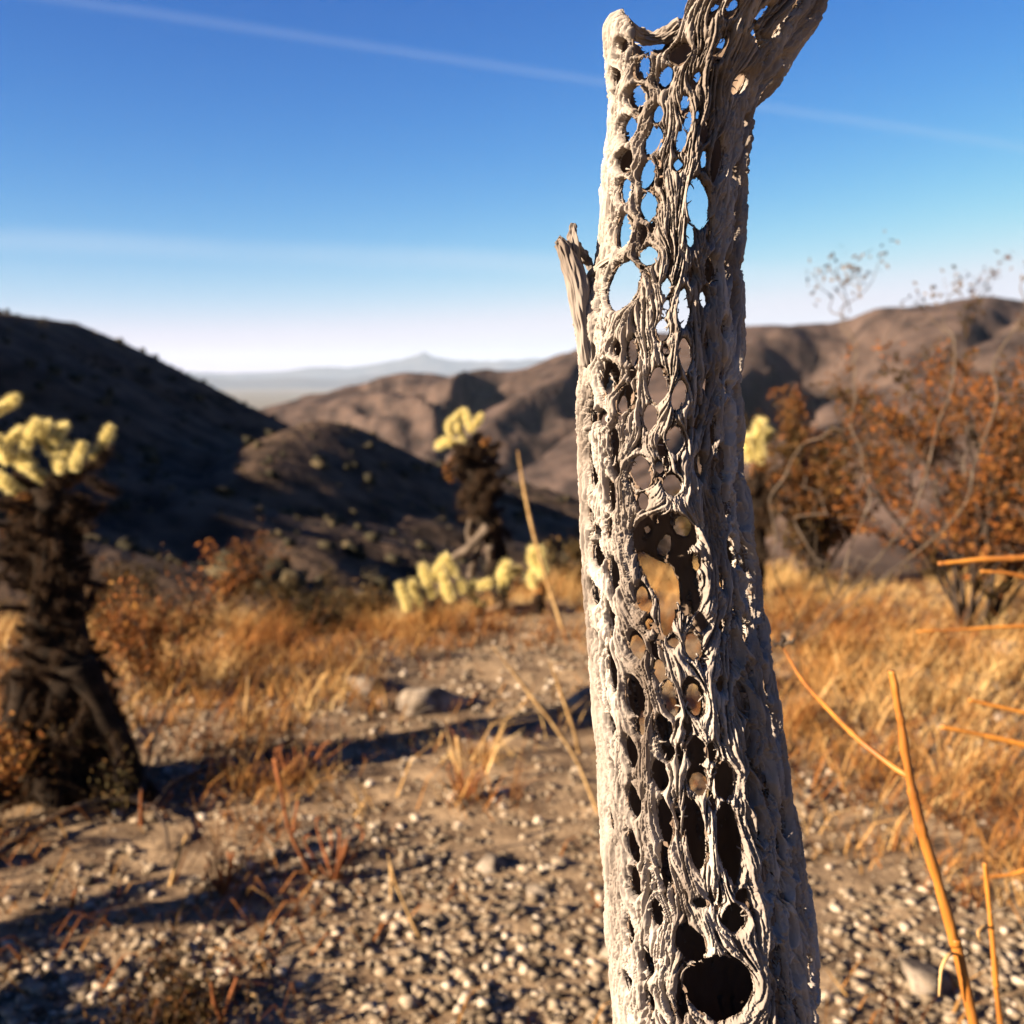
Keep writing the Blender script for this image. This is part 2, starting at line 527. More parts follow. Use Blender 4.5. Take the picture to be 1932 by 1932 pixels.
H3 = [(500, 110, 36, 80, 0, 0), (345, 250, 26, 100, 0, 0), (470, 400, 26, 116, 0, 0), (460, 625, 20, 84, 0, 0), (366, 820, 36, 94, 0, 0), (352, 1085, 36, 94, -6, 0), (482, 970, 32, 140, 0, 0),
      (376, 1420, 20, 66, 0, 0), (472, 1285, 28, 130, 0, 0), (480, 1650, 38, 160, 0, 0), (332, 540, 26, 64, 0, 0), (372, 662, 16, 44, 0, 0),
      (690, 238, 74, 112, -6, 1), (712, 440, 40, 66, 0, 1), (940, 325, 72, 84, 0, 1), (1140, 190, 34, 80, 0, 0),
      (706, 1132, 62, 110, 0, 1), (745, 1312, 28, 46, 0, 1), (655, 1470, 66, 106, 0, 1), (1088, 1470, 72, 108, 0, 1), (1150, 1312, 50, 62, 0, 0), (932, 1450, 40, 50, 0, 1),
      (828, 1650, 46, 104, 0, 1), (892, 1800, 52, 110, 0, 1), (640, 1830, 60, 150, 0, 0), (1080, 1830, 62, 124, 0, 1), (1300, 1010, 22, 78, 0, 0), (1312, 1320, 18, 66, 0, 0), (1300, 1762, 27, 46, 0, 0), (790, 1500, 26, 76, 14, 0), (1150, 1570, 24, 50, 0, 0)]
H4 = [(425, 60, 46, 76, 0, 0), (456, 192, 30, 54, 0, 0), (290, 180, 15, 74, 0, 0), (406, 340, 42, 106, 0, 0), (420, 632, 42, 100, 0, 0), (300, 742, 18, 64, 0, 0), (416, 895, 40, 104, 0, 0), (426, 1105, 32, 100, 0, 0),
      (556, 1290, 38, 84, 0, 0), (400, 1395, 20, 84, 0, 0), (512, 1580, 36, 88, 0, 0), (390, 1692, 20, 60, 0, 0), (520, 1800, 22, 66, 0, 0), (310, 430, 11, 52, 0, 0), (235, 80, 10, 60, 0, 0),
      (660, 70, 36, 72, 0, 1), (806, 66, 50, 86, 0, 0), (604, 205, 52, 84, 0, 0), (628, 335, 36, 62, 0, 0), (742, 180, 14, 34, 0, 0),
      (806, 350, 60, 86, 0, 0), (584, 485, 52, 94, 0, 0), (820, 525, 66, 96, 0, 1), (912, 350, 28, 56, 0, 0), (986, 520, 72, 118, 0, 0), (612, 760, 46, 160, 0, 0), (800, 830, 62, 226, 0, 0),
      (1010, 870, 76, 248, 0, 0), (1036, 1330, 82, 90, 0, 0), (1092, 1200, 36, 44, 0, 0), (764, 1480, 92, 122, 0, 0), (700, 1830, 34, 120, 0, 0), (606, 1030, 28, 150, 0, 0), (830, 1240, 44, 36, 0, 0),
      (700, 350, 16, 60, 0, 0), (690, 700, 13, 60, 0, 0), (905, 640, 16, 60, 0, 0), (900, 1200, 10, 40, 0, 0)]
POLY3 = [(615, 660), (700, 590), (830, 530), (940, 520), (1045, 548), (1112, 620), (1130, 720), (1060, 800), (1130, 830), (1165, 880), (1120, 960), (1140, 1060), (1152, 1170), (1120, 1235), (1080, 1258), (1020, 1240), (965, 1170), (985, 1240), (930, 1330), (868, 1440), (832, 1335), (825, 1140), (770, 1055), (680, 900), (640, 800)]
BACK3 = [(640, 800), (720, 790), (830, 850), (925, 895), (980, 1000), (985, 1140), (955, 1190), (935, 1330), (862, 1450), (825, 1330), (822, 1130), (750, 1040), (650, 890)]
BH3 = [(1012, 600, 62, 66, -30, 1), (868, 747, 82, 44, -62, 1), (740, 630, 20, 26, 0, 1), (1110, 860, 18, 64, 0, 1), (803, 555, 12, 16, 0, 1)]
BIG4 = [(700, 1730), (730, 1660), (800, 1600), (870, 1565), (960, 1550), (1060, 1580), (1130, 1650), (1155, 1740), (1130, 1830), (1070, 1890), (1000, 1930), (930, 1945), (850, 1900), (790, 1860), (745, 1800)]

holes, polys = [], []


def add_hole(k, h, back=False, grow=1.0):
    u, v = frame(k)(h[0], h[1])
    th, z, a, y = on_skin(u, v, back)
    m = KS[k] * UNIT * y / Y0 * grow
    holes.append((th, z, h[2] * m / max(0.42, abs(math.cos(th))), h[3] * m, R(h[4]) * (-1 if back else 1)))


for k, H in ((1, H1), (2, H2), (3, H3), (4, H4)):
    for h in H:
        add_hole(k, h)
        if h[5]:
            add_hole(k, h, True, 1.08 if k < 3 else 0.95)
for h in BH3:
    add_hole(3, h, True)
polys.append([on_skin(*frame(3)(*p))[:2] for p in POLY3])
polys.append([on_skin(*frame(3)(*p), True)[:2] for p in BACK3])
polys.append([on_skin(*frame(4)(*p))[:2] for p in BIG4])

_f = lambda u, v: on_skin(u, v)[:2]
_b = lambda u, v: (on_skin(u, v, True)[0] - 2 * math.pi, on_skin(u, v, True)[1])
polys.append([_f(1188, 99), _f(1212, 101), _f(1240, 97), _f(1261, 86), _f(1277, 62), _f(1288, 30), _f(1298, -5), _f(1312, -80), _f(1420, -330), (-1.4, z_at(-330)), (-1.4, z_at(26)), _f(1158, 24), _f(1174, 28), _f(1184, 52), _f(1183, 80)])
polys.append([(-1.34, z_at(24)), (-1.9, z_at(34)), (-2.3, z_at(48)), (-2.6, z_at(62)), _b(1232, 56), _b(1262, 46), _b(1284, 34), _b(1298, -5), _b(1320, -80), _b(1430, -330), (-1.34, z_at(-330))])
add_hole(1, (665, 288, 95, 34, 0, 0), True)
# the unseen part: openings in staggered rows, round the back and down to the foot
rr = random.Random(3)
pits = []
row = 0
zc = 0.06
while zc < Z_TOP - 0.01:
    nrow = 13
    for j in range(nrow):
        th = (j + 0.5 * (row % 2)) / nrow * 2 * math.pi - math.pi + rr.uniform(-.06, .06)
        z = zc + rr.uniform(-.004, .004)
        _, a = prof(z)
        vis = 0.845 < z < 1.41 and -1.75 < th < 1.75
        if 0.79 < z < 1.41 and not vis and (z < 1.0 or rr.random() < .65):
            continue
        rx, ry = rr.uniform(.0040, .0064), rr.uniform(.0085, .0125)
        far_ok = all(abs(z - h[1]) > (ry + h[3]) * 0.8 or abs((th - h[0] + math.pi) % (2 * math.pi) - math.pi) * a > (rx + h[2]) * 0.95 for h in holes)
        if not far_ok:
            continue
        if not vis:
            holes.append((th, z, rx, ry, rr.uniform(-.1, .1)))
        elif th > 0.42:
            (holes if rr.random() < (.45 if z > 1.07 else .2) else pits).append((th, z, rx * 0.8, ry * 0.9, rr.uniform(-.1, .1)))
    row += 1
    zc += 0.0108


def wrap(t):
    return (t + math.pi) % (2 * math.pi) - math.pi


def hole_field(TH, ZR, hl, pl=()):
    """signed distance (m, negative inside an opening) on the grid TH (columns) x ZR (rows)"""
    D = np.full((len(ZR), len(TH)), 0.05)
    _, A = prof(ZR)
    for th, z, rx, ry, tl in hl:
        pad = 0.008
        i0, i1 = np.searchsorted(ZR, [z - max(ry, rx) - pad, z + max(ry, rx) + pad])
        if i1 <= i0:
            continue
        _, a0 = prof(z)
        cols = np.where(np.abs(wrap(TH - th)) * a0 < max(rx, ry) + pad)[0]
        if not len(cols):
            continue
        X = wrap(TH[cols] - th)[None, :] * A[i0:i1, None]
        Y = (ZR[i0:i1] - z)[:, None] + 0 * X
        if tl:
            X, Y = X * math.cos(tl) - Y * math.sin(tl), X * math.sin(tl) + Y * math.cos(tl)
        rho = ((np.abs(X) / rx) ** 1.6 + (np.abs(Y) / ry) ** 2) ** 0.55
        g = rx + (ry - rx) * np.clip(np.abs(Y) / ry, 0, 1) ** 2 * 0.5
        d = (rho - 1) * g
        sub = D[i0:i1][:, cols]
        D[i0:i1, cols] = np.minimum(sub, d)
    for P in pl:
        P = np.array(P)
        z0, z1 = P[:, 1].min() - .01, P[:, 1].max() + .01
        i0, i1 = np.searchsorted(ZR, [z0, z1])
        tm = P[:, 0].mean()
        _, a0 = prof(P[:, 1].mean())
        Px = wrap(P[:, 0] - tm) * a0
        cols = np.where(np.abs(wrap(TH - tm)) * a0 < np.abs(Px).max() + .01)[0]
        X = wrap(TH[cols] - tm)[None, :] * a0 + 0 * ZR[i0:i1, None]
        Y = ZR[i0:i1, None] + 0 * X
        best = np.full(X.shape, 1e9); ins = np.zeros(X.shape, bool)
        for q in range(len(P)):
            ax, ay = Px[q], P[q, 1]; bx, by = Px[(q + 1) % len(P)], P[(q + 1) % len(P), 1]
            ex, ey = bx - ax, by - ay
            t = np.clip(((X - ax) * ex + (Y - ay) * ey) / (ex * ex + ey * ey), 0, 1)
            best = np.minimum(best, (X - ax - t * ex) ** 2 + (Y - ay - t * ey) ** 2)
            ins ^= ((ay > Y) != (by > Y)) & (X < ax + (Y - ay) * ex / (ey if abs(ey) > 1e-9 else 1e-9))
        d = np.sqrt(best) * np.where(ins, -1, 1)
        D[i0:i1, cols] = np.minimum(D[i0:i1][:, cols], d)
    return D


def fblur(shape, sy, sx, seed):
    g = np.random.default_rng(seed).standard_normal(shape)
    f = np.fft.rfft2(g)
    ky = np.fft.fftfreq(shape[0])[:, None]; kx = np.fft.rfftfreq(shape[1])[None, :]
    f *= np.exp(-2 * (math.pi ** 2) * ((ky * sy) ** 2 + (kx * sx) ** 2))
    r = np.fft.irfft2(f, shape)
    return r / r.std()


# grain: noise smeared along a flow that runs up the stem and parts round every opening
NL, NZ = 1024, 1500
LZ0, LZ1 = 0.835, 1.405
GT = -math.pi + (np.arange(NL) + 0.5) / NL * 2 * math.pi
GZ = np.linspace(LZ0, LZ1, NZ)
dz = GZ[1] - GZ[0]
_, GA = prof(GZ)
VX = np.zeros((NZ, NL), np.float32); VY = np.ones((NZ, NL), np.float32)
flow_h = [h for h in holes + pits if LZ0 < h[1] < LZ1]
for P in polys:
    P = np.array(P)
    _, a0 = prof(P[:, 1].mean())
    if np.ptp(P[:, 1]) > .1:
        continue
    flow_h.append((P[:, 0].mean(), P[:, 1].mean(), np.ptp(P[:, 0]) * a0 / 2, np.ptp(P[:, 1]) / 2, 0))
for th, z, rx, ry, tl in flow_h:
    i0, i1 = np.searchsorted(GZ, [z - 3 * ry, z + 3 * ry])
    a0 = prof(z)[1]
    cols = np.where(np.abs(wrap(GT - th)) * a0 < 3.2 * rx)[0]
    if i1 <= i0 or not len(cols):
        continue
    X = (wrap(GT[cols] - th)[None, :] * GA[i0:i1, None]) / rx / 1.1
    Y = ((GZ[i0:i1] - z)[:, None] + 0 * X) / ry / 1.1
    q = np.maximum(X * X + Y * Y, 0.85)
    fall = np.exp(-np.maximum(np.sqrt(q) - 1, 0) * 0.9)
    VX[i0:i1, cols] += (-2 * X * Y / q ** 2 * fall * (rx / ry)).astype(np.float32) * 1.15
    VY[i0:i1, cols] += ((X * X - Y * Y) / q ** 2 * fall).astype(np.float32) * 0.6
VY = np.maximum(VY, 0.25)
VX += 0.17 * fblur((NZ, NL), 45, 16, 5).astype(np.float32) + 0.13 * fblur((NZ, NL), 14, 6, 6).astype(np.float32)
# the fork at the top drags the grain to the right
dc = np.gradient(prof(GZ)[0], GZ)
VX += (np.clip(dc, -1.2, 1.2) * np.cos(GT)[None, :].clip(0, 1).T * 0.35).T.astype(np.float32) if False else (np.clip(dc, -1.0, 1.0)[:, None] * 0.30 * np.cos(GT)[None, :].clip(0, 1)).astype(np.float32)
VX /= (GA[:, None] * (2 * math.pi / NL) / dz)           # to columns per row step
ln = np.sqrt(VX ** 2 + VY ** 2)
VX /= ln; VY /= ln


def lic(src, steps):
    acc = src.copy().astype(np.float32); wsum = 1.0
    for sgn in (1, -1):
        py = np.repeat(np.arange(NZ, dtype=np.float32)[:, None], NL, 1)
        px = np.repeat(np.arange(NL, dtype=np.float32)[None, :], NZ, 0)
        for s in range(steps):
            iy = np.clip(py.astype(np.int32), 0, NZ - 1); ix = px.astype(np.int32) % NL
            k = iy * NL + ix
            px += sgn * VX.ravel()[k]; py += sgn * VY.ravel()[k]
            px %= NL
            iy = np.clip(py.astype(np.int32), 0, NZ - 1); ix = px.astype(np.int32) % NL
            acc += src.ravel()[iy * NL + ix]
            wsum += 1
    r = acc / wsum
    return r


def rank01(x):
    s = np.sort(x.ravel()[::37])
    return np.interp(x, s, np.linspace(0, 1, len(s)))


fine = rank01(lic(fblur((NZ, NL), .7, .70, 21).astype(np.float32), 18))
coarse = rank01(lic(fblur((NZ, NL), 3, 3.2, 22).astype(np.float32), 34))
fine_r = np.sin((fine - 0.5) * math.pi) * 0.5 + 0.5
lump = fblur((NZ, NL), 30, 16, 23)


def sample(Fd, TH, ZR):
    fy = (ZR - LZ0) / dz
    per = 2 * (NZ - 1)
    fy = np.abs((fy + per * 4) % per)
    fy = np.where(fy > NZ - 1, per - fy, fy)
    iy = np.clip(fy.astype(int), 0, NZ - 2); wy = (fy - iy)[:, None]
    fx = (TH + math.pi) / (2 * math.pi) * NL - 0.5
    ix = np.floor(fx).astype(int); wx = (fx - ix)[None, :]
    g = lambda a, b: Fd[a[:, None], (b % NL)[None, :]]
    return (g(iy, ix) * (1 - wx) + g(iy, ix + 1) * wx) * (1 - wy) + (g(iy + 1, ix) * (1 - wx) + g(iy + 1, ix + 1) * wx) * wy


def net_grid(TH, ZR, inner):
    C, A = prof(ZR)
    Fi = sample(fine_r, TH, ZR); Co = sample(coarse, TH, ZR); Lu = sample(lump, TH, ZR)
    D = hole_field(TH, ZR, holes, polys)
    D = D - 0.0007 + 0.0011 * (Co - 0.5) + 0.0017 * (Fi - 0.5) * np.clip(1 - np.abs(D) / 0.004, 0, 1) + 0.00015 * Lu
    # slits between the fibres, where strands have parted along the grain
    thr = (0.19 + 0.055 * np.clip((1.12 - ZR[:, None]) / .2, 0, 1) + 0.035 * np.clip((TH[None, :] - .2) / .5, 0, 1)) * np.where(np.abs(TH[None, :]) < 1.8, 1, .5)
    D = np.minimum(D, (0.60 * Co + 0.40 * Fi - thr) * 0.0075)
    cell = np.gradient(TH)[None, :] * A[:, None]
    celly = np.gradient(ZR)[:, None] + 0 * cell
    cs = np.maximum(cell, celly)
    dy, dx = np.gradient(D, ZR, TH)
    dx = dx / A[:, None]
    gn = dx * dx + dy * dy + 1e-9
    snap = (D < 0) & (D > -1.6 * cs * np.sqrt(gn).clip(0.3, 2))
    sx_ = np.where(snap, -D * dx / gn, 0); sy_ = np.where(snap, -D * dy / gn, 0)
    lim = 1.4 * cs
    m = np.sqrt(sx_ ** 2 + sy_ ** 2) + 1e-12
    f = np.minimum(1, lim / m)
    sx_ *= f; sy_ *= f
    keep = (D >= 0) | snap
    Dc = np.maximum(D, 0)
    e = 1 - np.sqrt(np.clip(1 - (1 - np.clip(Dc / RIM, 0, 1)) ** 2, 0, 1))     # 1 at the edge, 0 away from it
    THg = TH[None, :] + sx_ / A[:, None]
    ZG = ZR[:, None] + sy_
    edge = np.clip(Dc / (RIM * 0.8), 0.45, 1)
    # the wood thickens into ropes between the openings
    rope = 0.0016 * np.clip(Dc / 0.006, 0, 1) ** 0.7
    if not inner:
        DP = hole_field(TH, ZR, pits)
        lit_side = 1 - .5 * np.clip((-TH[None, :] - .45) / .5, 0, 1)
        pit = 0.0056 * np.clip(-DP / 0.0016, 0, 1) ** 0.7
        cut = np.clip((0.23 - (0.55 * Co + 0.45 * Fi)) / 0.10, 0, 1) * 0.0040
        off = -WALL / 2 * e + rope - 0.0012 + edge * (0.0027 * (Fi - 0.5) + 0.0022 * lit_side * (Co - 0.5)) - cut * edge * lit_side + 0.0005 * lit_side * Lu - pit
    else:
        off = -WALL + WALL / 2 * e + 0.0006 * Lu + 0.0010 * edge * (Co - 0.5)
    Cg, Ag = prof(ZG)
    x = Cg + (Ag + off) * np.sin(THg)
    y = depth_of(THg, ZG, Ag) - off * np.cos(THg)
    return np.stack([x, y, ZG], -1), keep


def net_mesh(name, TH, ZR, inner, m):
    P, keep = net_grid(TH, ZR, inner)
    nr, nc = keep.shape
    i = np.arange(nr - 1)[:, None]; j = np.arange(nc)[None, :]; j2 = (j + 1) % nc
    ok = keep[i, j] & keep[i, j2] & keep[i + 1, j] & keep[i + 1, j2]
    F = np.stack([i * nc + j, i * nc + j2, (i + 1) * nc + j2, (i + 1) * nc + j], -1)[ok]
    if inner:
        F = F[:, ::-1]
    used = np.unique(F)
    remap = np.zeros(nr * nc, int); remap[used] = np.arange(len(used))
    return mesh_np(name, P.reshape(-1, 3)[used], remap[F], m)


def columns(nf, nb):
    f = np.linspace(-R(106), R(106), nf)
    b = np.linspace(R(106), 2 * math.pi - R(106), nb + 2)[1:-1]
    t = np.concatenate([f, b])
    return t


def rows(step, coarse_step):
    return np.concatenate([np.arange(-0.05, 0.836, coarse_step), np.arange(0.838, 1.402, step), np.arange(1.4035, Z_TOP, 0.0015)])


SKEL_BASE = (float(prof(0.0)[0]), Y0, 0.0)
skel = empty('cholla_skeleton', SKEL_BASE)
tag(skel, 'tall sun-bleached hollow cactus skeleton, a pale wooden net full of oval holes', 'cactus skeleton')


def skel_part(name, me):
    me.transform(Matrix.Translation(-Vector(SKEL_BASE)))
    return obj(name, me, skel)


THo = columns(610, 84)
stem_o = skel_part('stem', net_mesh('stem', THo, rows(0.00054, 0.005), False, M['wood']))
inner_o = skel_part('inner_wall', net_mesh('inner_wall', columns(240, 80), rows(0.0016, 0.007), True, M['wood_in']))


# broken prongs and the bridging rim at the top, fibrous rods of the same wood
def rod_disp(amp, seed):
    def f(n, s):
        a = fblur((n, s), n / 26.0, 0.9, seed) * amp * 0.95
        b = fblur((n, s), n / 11.0, 4.5, seed + 1) * amp * 0.8
        return a + b
    return f


def rod(name, pts, rad_units, depth, seed, n=90, sides=72, amp=0.09):
    """pts: picture units; depth: metres in front (-) or behind (+) the stem axis, one value or one per point"""
    dd = np.broadcast_to(depth, (len(pts),))
    P = [at(u, v, Y0 + q) for (u, v), q in zip(pts, dd)]
    rad = np.array(rad_units, float) * UNIT
    V, F = tube(P, rad, sides, n, rod_disp(float(rad.mean()) * amp * 2.4, seed))
    return skel_part(name, mesh_np(name, V, F, M['wood']))


rod('broken_prong', [(1112, 690), (1104, 640), (1094, 590), (1084, 530), (1070, 485), (1058, 458), (1051, 452)], [12, 15, 15, 14, 13, 12, 8], [-0.012, -0.012, -.011, -.010, -.009, -.008, -.008], 31)
rod('broken_prong', [(1128, 648), (1122, 600), (1108, 545), (1094, 505), (1083, 465), (1079, 440), (1081, 421)], [9, 9, 9, 10, 12, 8, 4], [0.004, .004, .003, 0, -.003, -.003, -.003], 33)
rod('broken_prong', [(1126, 520), (1112, 496), (1100, 480), (1088, 462)], [6, 7, 8, 8], [0.01, .008, .004, 0], 34, 50, 30)
rod('bridging_strand', [(1192, 478), (1165, 484), (1143, 498), (1122, 520), (1113, 545), (1118, 568), (1135, 590), (1150, 612), (1172, 622)], [12, 9, 8, 9, 11, 11, 9, 8, 7], [-.018, -.016, -.012, -.006, -.002, -.002, 0, .004, .008], 35)
rod('torn_rim', [(1168, 30), (1186, 48), (1206, 64), (1236, 70), (1262, 62), (1284, 44)], [8, 11, 12, 12, 13, 10], [.012, .026, .034, .036, .034, .028], 37)
rod('splinter', [(1096, 640), (1088, 622), (1083, 604)], [6, 5, 3], -.006, 39, 30, 16)
rod('splinter', [(1100, 660), (1091, 636), (1087, 628)], [7, 5, 3], .004, 40, 30, 16)
# loose slivers torn from the rims
sp = Acc()
rs = random.Random(5)
for q in range(170):
    th, z, rx, ry, tl = rs.choice([h for h in holes if 0.86 < h[1] < 1.39 and abs(h[0]) < 1.7])
    side = rs.choice((-1, 1)); fy = rs.uniform(-.85, .85)
    c, a = prof(z + fy * ry)
    t2 = th + side * rx * (1 - fy * fy) ** 0.6 / a
    p = np.array([c + (a - .0035) * math.sin(t2), float(depth_of(np.array(t2), z + fy * ry, a)) + .0035 * math.cos(t2), z + fy * ry])
    L = rs.uniform(.0008, .0024)
    dirv = np.array([-side * math.cos(t2) * rs.uniform(.2, 1), rs.uniform(-.5, .5), rs.uniform(-1, 1)]); dirv /= np.linalg.norm(dirv)
    V, F = tube([p - dirv * .002, p + dirv * L * .5, p + dirv * L + np.array([0, 0, rs.uniform(-.001, .001)])], [.0005, .0004, .0001], 4, 4)
    sp.add(V, F)
so_ = skel_part('torn_fibres', sp.build('torn_fibres', M['wood']))
so_['kind'] = 'stuff'

# ------------------------------------------------------------------ the land
def ground_h(x, y):
    x = np.asarray(x, float); y = np.asarray(y, float)
    h = 0.05 * (fbm(x * 0.7, y * 0.7, 3, 41) - 0.5) + 0.035 * (fbm(x * 3.1, y * 3.1, 3, 44) - 0.5)
    r0 = np.clip((y - 2.0) / 4.0, 0, 1)
    h = h + 0.05 * np.clip(x / 3.0, -1, 1) * r0
    sb = np.clip((0.7 - x) / 1.5, 0, 1)
    brow = 6.3 - 1.35 * sb * sb * (3 - 2 * sb) + 0.6 * (fbm(x * 0.45, x * 0 + 3, 2, 47) - 0.5)
    t = np.clip(y - brow, 0, None)
    h = h - 0.42 * t * t / (t + 1.6)
    back = np.clip(-2.5 - y, 0, None)
    h = h - 0.25 * back * back / (back + 4)
    side = np.clip(np.abs(x) - 9, 0, None)
    h = h - 0.3 * side * side / (side + 5)
    return np.maximum(h, -60 + 0 * h)


def ground_at(u, v):
    d = view_ray(u, v)
    t = 1.0
    lo, hi = 0.5, 60.0
    for k in range(400):
        t = 0.5 + k * 0.05
        p = d * t
        if CAM_H + p[2] < float(ground_h(p[0], p[1])):
            break
    a, b = t - 0.05, t
    for _ in range(20):
        m = (a + b) / 2
        p = d * m
        if CAM_H + p[2] < float(ground_h(p[0], p[1])): b = m
        else: a = m
    p = d * b
    return np.array([p[0], p[1], float(ground_h(p[0], p[1]))])


def grid_mesh(name, xs, ys, hf, m, rough=0):
    X, Y = np.meshgrid(xs, ys)
    Zz = hf(X, Y)
    V = np.stack([X, Y, Zz], -1).reshape(-1, 3)
    nc, nr = len(xs), len(ys)
    i = np.arange(nr - 1)[:, None]; j = np.arange(nc - 1)[None, :]
    F = np.stack([i * nc + j, i * nc + j + 1, (i + 1) * nc + j + 1, (i + 1) * nc + j], -1).reshape(-1, 4)
    return mesh_np(name, V, F, m)


def fine_ground(x, y):
    near = np.clip((9 - np.abs(x)) / 3, 0, 1) * np.clip((9 - y) / 2, 0, 1) * np.clip((y + 1) / 1, 0, 1)
    return ground_h(x, y) + near * (0.022 * (fbm(x * 14, y * 14, 3, 51) - 0.5) + 0.012 * (ridged(x * 30, y * 30, 2, 55) - 0.6))


xs = np.concatenate([-np.geomspace(120, 4.3, 40), np.linspace(-4.2, 4.2, 180), np.geomspace(4.3, 120, 40)])
ys = np.concatenate([-np.geomspace(60, 1, 20), np.linspace(-0.9, 1.4, 12), np.linspace(1.5, 7.5, 170), np.geomspace(7.6, 170, 60)])
tag(obj('ground', grid_mesh('ground', xs, ys, fine_ground, M['soil'])), 'stony tan desert ground of the ridge top', kind='structure')


def seg_dist(X, Y, A, B):
    ex, ey = B[0] - A[0], B[1] - A[1]
    t = np.clip(((X - A[0]) * ex + (Y - A[1]) * ey) / (ex * ex + ey * ey), 0, 1)
    return np.hypot(X - A[0] - t * ex, Y - A[1] - t * ey), A[2] + t * (B[2] - A[2])


def hill(name, crest, slope, x0, x1, y0, y1, nx, ny, m, base, rid, label, soft=4.0, foot_d=1e9, foot_s=0.4):
    """a ridge: crest polyline in world space, flanks falling at a slope, spurs and gullies by ridged noise"""
    def hf(X, Y):
        H = np.full(X.shape, -1e9)
        Dm = np.full(X.shape, 1e9)
        Sm = np.zeros(X.shape); cum = 0.0
        for A, B in zip(crest[:-1], crest[1:]):
            d, zc_ = seg_dist(X, Y, A, B)
            ds = np.sqrt(d * d + soft * soft) - soft
            H = np.maximum(H, zc_ - slope * np.minimum(ds, foot_d) - foot_s * np.maximum(ds - foot_d, 0))
            L_ = math.hypot(B[0] - A[0], B[1] - A[1])
            tt_ = np.clip(((X - A[0]) * (B[0] - A[0]) + (Y - A[1]) * (B[1] - A[1])) / (L_ * L_), 0, 1)
            Sm = np.where(d < Dm, cum + tt_ * L_, Sm)
            cum += L_
            Dm = np.minimum(Dm, d)
        amp, sx_, sy_, seed = rid
        wx = X + sx_ * 0.5 * (fbm(X / sx_ * .6, Y / sy_ * .6, 2, seed + 9) - .5)
        g = 0.55 * ridged(Sm / sx_ + 0.5 * fbm(X / sx_, Y / sx_, 2, seed + 4), Dm / sy_ + wx / sx_ * .15, 5, seed) + 0.45 * ridged(wx / sx_ * 1.3, Y / sy_ * 1.6, 6, seed + 20) - 0.66
        tw = Sm / sx_ * .85 + 1.1 * fbm(X / sx_ * .8, Y / sx_ * .8, 3, seed + 31)
        tri = np.abs(tw - np.floor(tw) - .5) * 2
        tw2 = Sm / sx_ * 2.3 + Dm / sx_ * .6 + 1.3 * fbm(X / sx_ * 1.7, Y / sx_ * 1.7, 3, seed + 37)
        tri2 = np.abs(tw2 - np.floor(tw2) - .5) * 2
        g = .55 * g + .55 * (tri - .62) * (.5 + vnoise(tw + .5, tw * 0, seed + 33)) + .20 * (tri2 - .6)
        g = np.minimum(g, .10)
        H = H + amp * g * np.clip(Dm / (sx_ * 0.8), 0.05, 1)
        return np.maximum(H, base)
    o = obj(name, grid_mesh(name, np.linspace(x0, x1, nx), np.linspace(y0, y1, ny), hf, m))
    tag(o, label, kind='structure')
    return hf


def cr(pts):
    return [tuple(at(u, v, y)) for u, v, y in pts]


# dark hill at the left: its crest runs away from the viewer, the flank we see is turned from the sun
left_crest = [(-66, 40, 14.5)] + cr([(-90, 578, 110), (0, 590, 128), (120, 606, 148), (215, 648, 166), (330, 706, 196), (400, 752, 222), (490, 806, 262), (560, 850, 310), (640, 920, 360)])
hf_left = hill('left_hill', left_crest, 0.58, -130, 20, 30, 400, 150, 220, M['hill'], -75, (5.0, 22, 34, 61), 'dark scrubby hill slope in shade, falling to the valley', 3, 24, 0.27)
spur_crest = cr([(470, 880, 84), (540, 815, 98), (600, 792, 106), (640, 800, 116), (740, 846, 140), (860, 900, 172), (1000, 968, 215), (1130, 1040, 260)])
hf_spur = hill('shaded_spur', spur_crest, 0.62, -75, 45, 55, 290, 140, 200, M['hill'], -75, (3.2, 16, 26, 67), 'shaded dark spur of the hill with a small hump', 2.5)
# sunlit brown range in the middle and to the right
mid_crest = cr([(420, 850, 900), (500, 800, 900), (600, 752, 960), (680, 722, 1000), (770, 703, 1000), (850, 738, 1050), (930, 722, 1050), (1010, 690, 1000), (1095, 655, 950), (1250, 628, 900), (1405, 618, 850), (1500, 614, 820), (1600, 604, 800), (1680, 577, 780), (1780, 578, 760), (1870, 562, 740), (1960, 578, 720), (2200, 560, 700)])
hf_mid = hill('desert_range', mid_crest, 0.42, -480, 640, 330, 1300, 260, 230, M['range'], -150, (135, 120, 330, 71), 'sunlit brown desert range with shadowed gullies', 26)
near_crest = cr([(900, 1010, 260), (1020, 985, 270), (1150, 950, 285), (1300, 905, 300), (1450, 850, 300), (1600, 800, 290), (1750, 760, 280), (1950, 735, 270), (2300, 730, 260)])
hf_near = hill('lower_ridge', near_crest, 0.34, -60, 320, 90, 520, 170, 170, M['range'], -75, (36, 50, 120, 77), 'lower brown ridge below the desert range', 10)
# valley floor and the far mountains
pl = grid_mesh('valley_plain', np.concatenate([-np.geomspace(28500, 300, 30), np.linspace(-250, 250, 5), np.geomspace(300, 28500, 30)]),
               np.concatenate([[-28500, -8000, -1500, -300], np.geomspace(40, 29000, 60)]), lambda X, Y: -150 - 0 * X + 3 * fbm(X / 900, Y / 900, 2, 3), M['plain'])
tag(obj('valley_plain', pl), 'wide pale desert plain far below', kind='structure')


